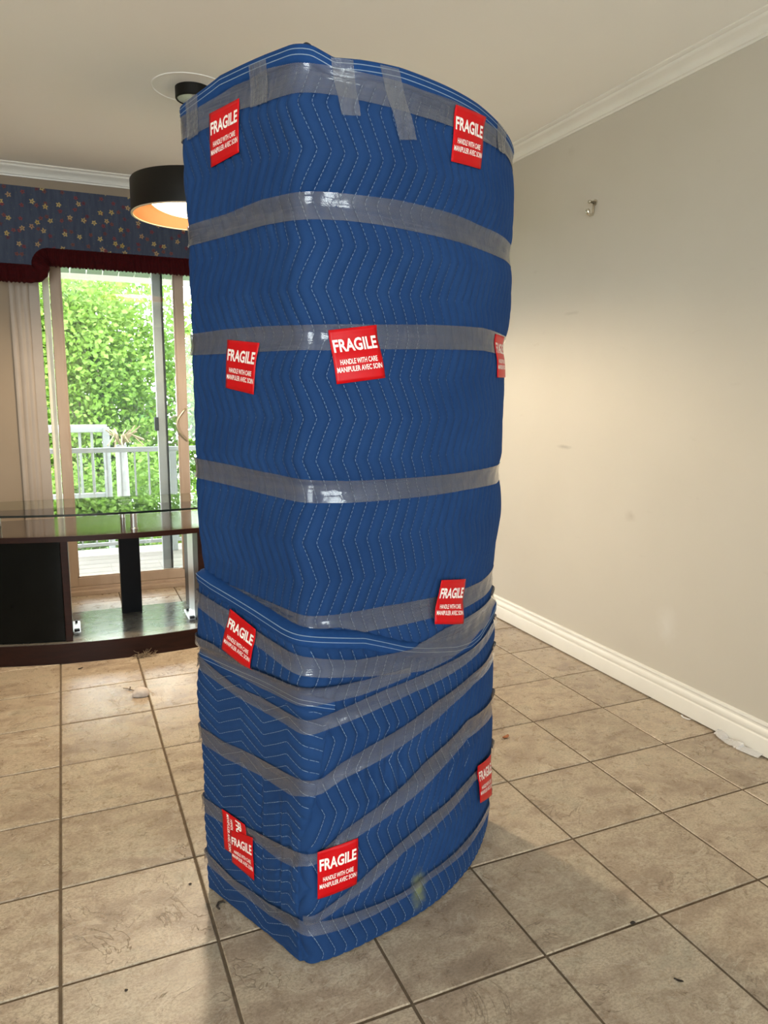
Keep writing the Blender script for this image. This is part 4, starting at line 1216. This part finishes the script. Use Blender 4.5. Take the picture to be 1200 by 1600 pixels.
# crumpled strip of clear tape by the baseboard
cl = np.array([(2.247, 0.318), (2.236, 0.290), (2.228, 0.258), (2.224, 0.226), (2.226, 0.192), (2.232, 0.158), (2.241, 0.120)])
tt = np.linspace(0, 6, 70)
cx_, cy_ = np.interp(tt, range(7), cl[:, 0]), np.interp(tt, range(7), cl[:, 1])
V, UVs = [], []
rr = np.random.default_rng(3)
for k in range(70):
    h = 0.016 + 0.006 * math.sin(tt[k] * 2.1) if tt[k] < 4 else 0.012
    for j in range(7):
        w = j / 6
        cr_ = (0.004 * rr.random() if tt[k] < 4 else 0.001 * rr.random())
        V.append((min(cx_[k] + (w - 0.5) * 0.030 + cr_, XW - 0.017), cy_[k] + 0.003 * rr.random(), 0.003 + h * w * (1 - 0.25 * w) + cr_))
        UVs.append((tt[k] * 0.05, w * 0.05))
tag(add('tape_scrap', mesh_np('tape_scrap', np.array(V), grid(70, 7), True, np.array(UVs)), M['clear_scrap'], origin=(2.22, 0.25, 0)),
    'crumpled strip of clear packing tape lying along the white baseboard', 'tape')
cb = [(2.246, 0.486), (2.236, 0.468), (2.240, 0.448), (2.249, 0.440)]
V = [(x + dx, y, 0.002 + z) for x, y in cb for dx, z in ((-0.006, 0.001), (0.0, 0.005), (0.003, 0.003))]
tag(add('plastic_scrap', mesh_np('plastic_scrap', np.array(V), grid(4, 3), True, np.array([(i * 0.02, j * 0.02) for i in range(4) for j in range(3)])), M['clear_scrap'], origin=(2.24, 0.46, 0)),
    'tiny clear plastic scrap half under the baseboard, beyond the tape strip', 'plastic scrap')

# ------------------------------------------------------------------ outdoors
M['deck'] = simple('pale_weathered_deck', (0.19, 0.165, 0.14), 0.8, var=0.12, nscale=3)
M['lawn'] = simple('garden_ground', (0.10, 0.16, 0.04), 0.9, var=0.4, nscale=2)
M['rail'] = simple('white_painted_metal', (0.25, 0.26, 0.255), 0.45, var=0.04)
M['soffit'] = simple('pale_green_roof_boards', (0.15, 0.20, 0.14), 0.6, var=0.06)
M['bark'] = simple('grey_bark', (0.16, 0.13, 0.10), 0.9, var=0.4, nscale=18, bump=0.5)
M['birch'] = simple('pale_birch_bark', (0.22, 0.22, 0.205), 0.8, var=0.25, nscale=14, bump=0.4)
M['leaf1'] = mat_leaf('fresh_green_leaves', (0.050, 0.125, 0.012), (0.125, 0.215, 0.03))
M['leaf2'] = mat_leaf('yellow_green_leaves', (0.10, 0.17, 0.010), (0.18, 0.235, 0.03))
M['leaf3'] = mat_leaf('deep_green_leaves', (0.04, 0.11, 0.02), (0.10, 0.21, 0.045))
M['straw'] = simple('dry_straw_stems', (0.26, 0.20, 0.11), 0.8, var=0.2)
DKZ = -0.14
deck = MB().box(-3.0, 5.0, YB + 0.14, 5.30, DKZ - 0.2, DKZ - 0.012).build('floor_deck', M['bark'], origin=(1, 4.3, DKZ - 0.2))
tag(deck, 'pale boarded deck outside the patio door', 'deck', 'structure')
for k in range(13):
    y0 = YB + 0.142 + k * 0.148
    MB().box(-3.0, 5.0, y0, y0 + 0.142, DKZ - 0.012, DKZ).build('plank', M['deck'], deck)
gnd = MB().box(-14, 18, 3.3, 26, -1.35, -1.25).build('ground', M['lawn'], origin=(1, 12, -1.3))
tag(gnd, 'green garden ground beyond the deck', 'ground', 'structure')
roof = thing('patio_roof', 'pale green boarded porch roof edge above the patio door', 'porch roof', (1.0, 4.2, 2.1), 'structure')
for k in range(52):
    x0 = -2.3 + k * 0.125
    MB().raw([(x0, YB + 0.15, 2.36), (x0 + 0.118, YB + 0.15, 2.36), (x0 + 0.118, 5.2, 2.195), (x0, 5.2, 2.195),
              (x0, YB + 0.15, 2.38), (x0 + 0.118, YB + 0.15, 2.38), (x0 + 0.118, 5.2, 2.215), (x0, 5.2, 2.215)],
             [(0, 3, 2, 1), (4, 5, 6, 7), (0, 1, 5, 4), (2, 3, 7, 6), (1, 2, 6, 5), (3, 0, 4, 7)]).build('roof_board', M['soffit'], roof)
MB().box(-2.3, 4.2, 5.20, 5.235, 2.150, 2.26).build('fascia', M['door_cream'], roof)
rl = thing('deck_railing', 'thin white metal railing along the far edge of the deck', 'railing', (1.0, 5.0, DKZ))
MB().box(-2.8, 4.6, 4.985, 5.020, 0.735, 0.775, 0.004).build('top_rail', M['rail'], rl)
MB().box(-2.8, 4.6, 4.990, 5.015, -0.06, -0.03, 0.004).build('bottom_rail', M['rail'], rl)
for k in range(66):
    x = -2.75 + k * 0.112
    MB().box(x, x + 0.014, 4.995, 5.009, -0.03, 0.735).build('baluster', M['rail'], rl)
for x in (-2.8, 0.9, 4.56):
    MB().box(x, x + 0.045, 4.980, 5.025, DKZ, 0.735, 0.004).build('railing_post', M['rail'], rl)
gr = thing('garden_railing', 'broad white stair railing standing behind the deck railing', 'railing', (0.1, 6.4, -1.25))
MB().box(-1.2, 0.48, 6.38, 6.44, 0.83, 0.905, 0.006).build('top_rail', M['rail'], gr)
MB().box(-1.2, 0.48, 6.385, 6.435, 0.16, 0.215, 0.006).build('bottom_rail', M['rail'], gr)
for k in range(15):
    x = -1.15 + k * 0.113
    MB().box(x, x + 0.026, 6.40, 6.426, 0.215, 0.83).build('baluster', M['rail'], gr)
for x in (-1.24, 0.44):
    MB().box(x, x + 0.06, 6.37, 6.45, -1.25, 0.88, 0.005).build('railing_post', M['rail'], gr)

def leaves(name, blobs, n, size, mat, parent, seed):
    r = np.random.default_rng(seed)
    C, R = np.array([b[0] for b in blobs]), np.array([b[1] for b in blobs])
    wgt = (R[:, 0] * R[:, 2]); wgt = wgt / wgt.sum()
    ib = r.choice(len(blobs), n, p=wgt)
    d = r.normal(size=(n, 3)); d /= np.linalg.norm(d, axis=1, keepdims=True)
    rad = r.random(n) ** 0.42
    P = C[ib] + d * R[ib] * rad[:, None]
    P += r.normal(size=(n, 3)) * 0.04
    nz = r.normal(size=(n, 3)) * 0.8 + np.array([0, -0.45, 0.75]); nz /= np.linalg.norm(nz, axis=1, keepdims=True)
    a = np.cross(nz, r.normal(size=(n, 3))); a /= np.linalg.norm(a, axis=1, keepdims=True)
    b = np.cross(nz, a)
    L = size * r.uniform(0.65, 1.35, n)[:, None]
    W = L * 0.36
    V = np.stack([P - a * L / 2, P - b * W + nz * L * 0.08 - a * L * 0.05, P + a * L / 2 - nz * L * 0.10, P + b * W + nz * L * 0.08 - a * L * 0.05], 1).reshape(-1, 3)
    F = np.arange(n * 4).reshape(n, 4)
    F = np.concatenate([F[:, [0, 1, 2]], F[:, [0, 2, 3]]])
    return tag(add(name, mesh_np(name, V, F), mat, parent), kind='stuff')

def tree(label, base, blobs, n, size, lm, tm, tr, seed, name='tree', cat='tree'):
    t = thing(name, label, cat, base)
    c = Vector(np.mean([b[0] for b in blobs], axis=0))
    m_ = MB()
    top = Vector((c.x, c.y, c.z))
    m_.tube([base, Vector(base).lerp(top, 0.4) + Vector((0.05, 0, 0)), top], [tr, tr * 0.8, tr * 0.45], 9)
    for bl, _ in blobs:
        m_.tube([Vector(base).lerp(top, 0.55), (Vector(base).lerp(top, 0.7) + Vector(bl)) / 2 + Vector((0, 0, 0.1)), Vector(bl)], [tr * 0.22, tr * 0.15, tr * 0.06], 5)
    m_.build('trunk', tm, t, smooth=True)
    leaves('foliage', blobs, n, size, lm, t, seed)
    return t
def cloud(c, r, k, seed, br=(0.7, 0.7, 0.6)):
    q = random.Random(seed)
    o = []
    for _ in range(k):
        o.append((tuple(c[i] + q.uniform(-1, 1) * r[i] for i in range(3)), tuple(b * q.uniform(0.75, 1.25) for b in br)))
    return o
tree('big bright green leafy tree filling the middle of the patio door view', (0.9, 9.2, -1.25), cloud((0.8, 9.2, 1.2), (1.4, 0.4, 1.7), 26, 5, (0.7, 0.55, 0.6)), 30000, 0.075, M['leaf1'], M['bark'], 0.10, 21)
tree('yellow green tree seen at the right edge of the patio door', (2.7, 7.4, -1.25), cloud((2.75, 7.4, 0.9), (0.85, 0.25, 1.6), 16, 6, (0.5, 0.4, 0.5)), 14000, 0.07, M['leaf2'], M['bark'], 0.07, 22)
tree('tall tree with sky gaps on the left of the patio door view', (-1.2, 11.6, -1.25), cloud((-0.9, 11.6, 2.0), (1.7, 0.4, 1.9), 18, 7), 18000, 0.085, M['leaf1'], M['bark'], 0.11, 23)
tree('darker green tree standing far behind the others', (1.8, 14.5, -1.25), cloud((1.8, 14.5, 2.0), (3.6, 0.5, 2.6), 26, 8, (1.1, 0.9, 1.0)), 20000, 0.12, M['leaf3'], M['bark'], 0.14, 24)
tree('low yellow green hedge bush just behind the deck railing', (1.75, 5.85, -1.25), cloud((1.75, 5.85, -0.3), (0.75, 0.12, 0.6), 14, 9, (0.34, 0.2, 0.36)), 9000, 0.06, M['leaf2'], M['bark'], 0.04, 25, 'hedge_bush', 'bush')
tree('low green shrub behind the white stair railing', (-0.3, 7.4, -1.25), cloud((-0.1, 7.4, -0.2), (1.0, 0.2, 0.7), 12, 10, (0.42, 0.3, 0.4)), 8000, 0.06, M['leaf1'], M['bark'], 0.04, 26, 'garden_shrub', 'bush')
bt = thing('birch_trunk', 'pale cut birch trunk with dry straw stems behind the deck railing', 'tree trunk', (0.60, 6.1, -1.25))
MB().tube([(0.60, 6.1, -1.25), (0.59, 6.1, -0.2), (0.585, 6.1, 0.72)], [0.075, 0.065, 0.055], 12).build('trunk', M['birch'], bt, smooth=True)
st = MB()
rr = random.Random(5)
for k in range(26):
    a = rr.uniform(0, 6.28); e = rr.uniform(0.06, 0.24)
    st.tube([(0.585, 6.1, 0.70), (0.585 + 0.5 * e * math.cos(a), 6.1 + 0.5 * e * math.sin(a), 0.82), (0.585 + e * math.cos(a), 6.1 + e * math.sin(a), 0.80 + rr.uniform(-0.1, 0.12))], [0.005, 0.006, 0.008], 4)
st.build('dry_stems', M['straw'], bt)
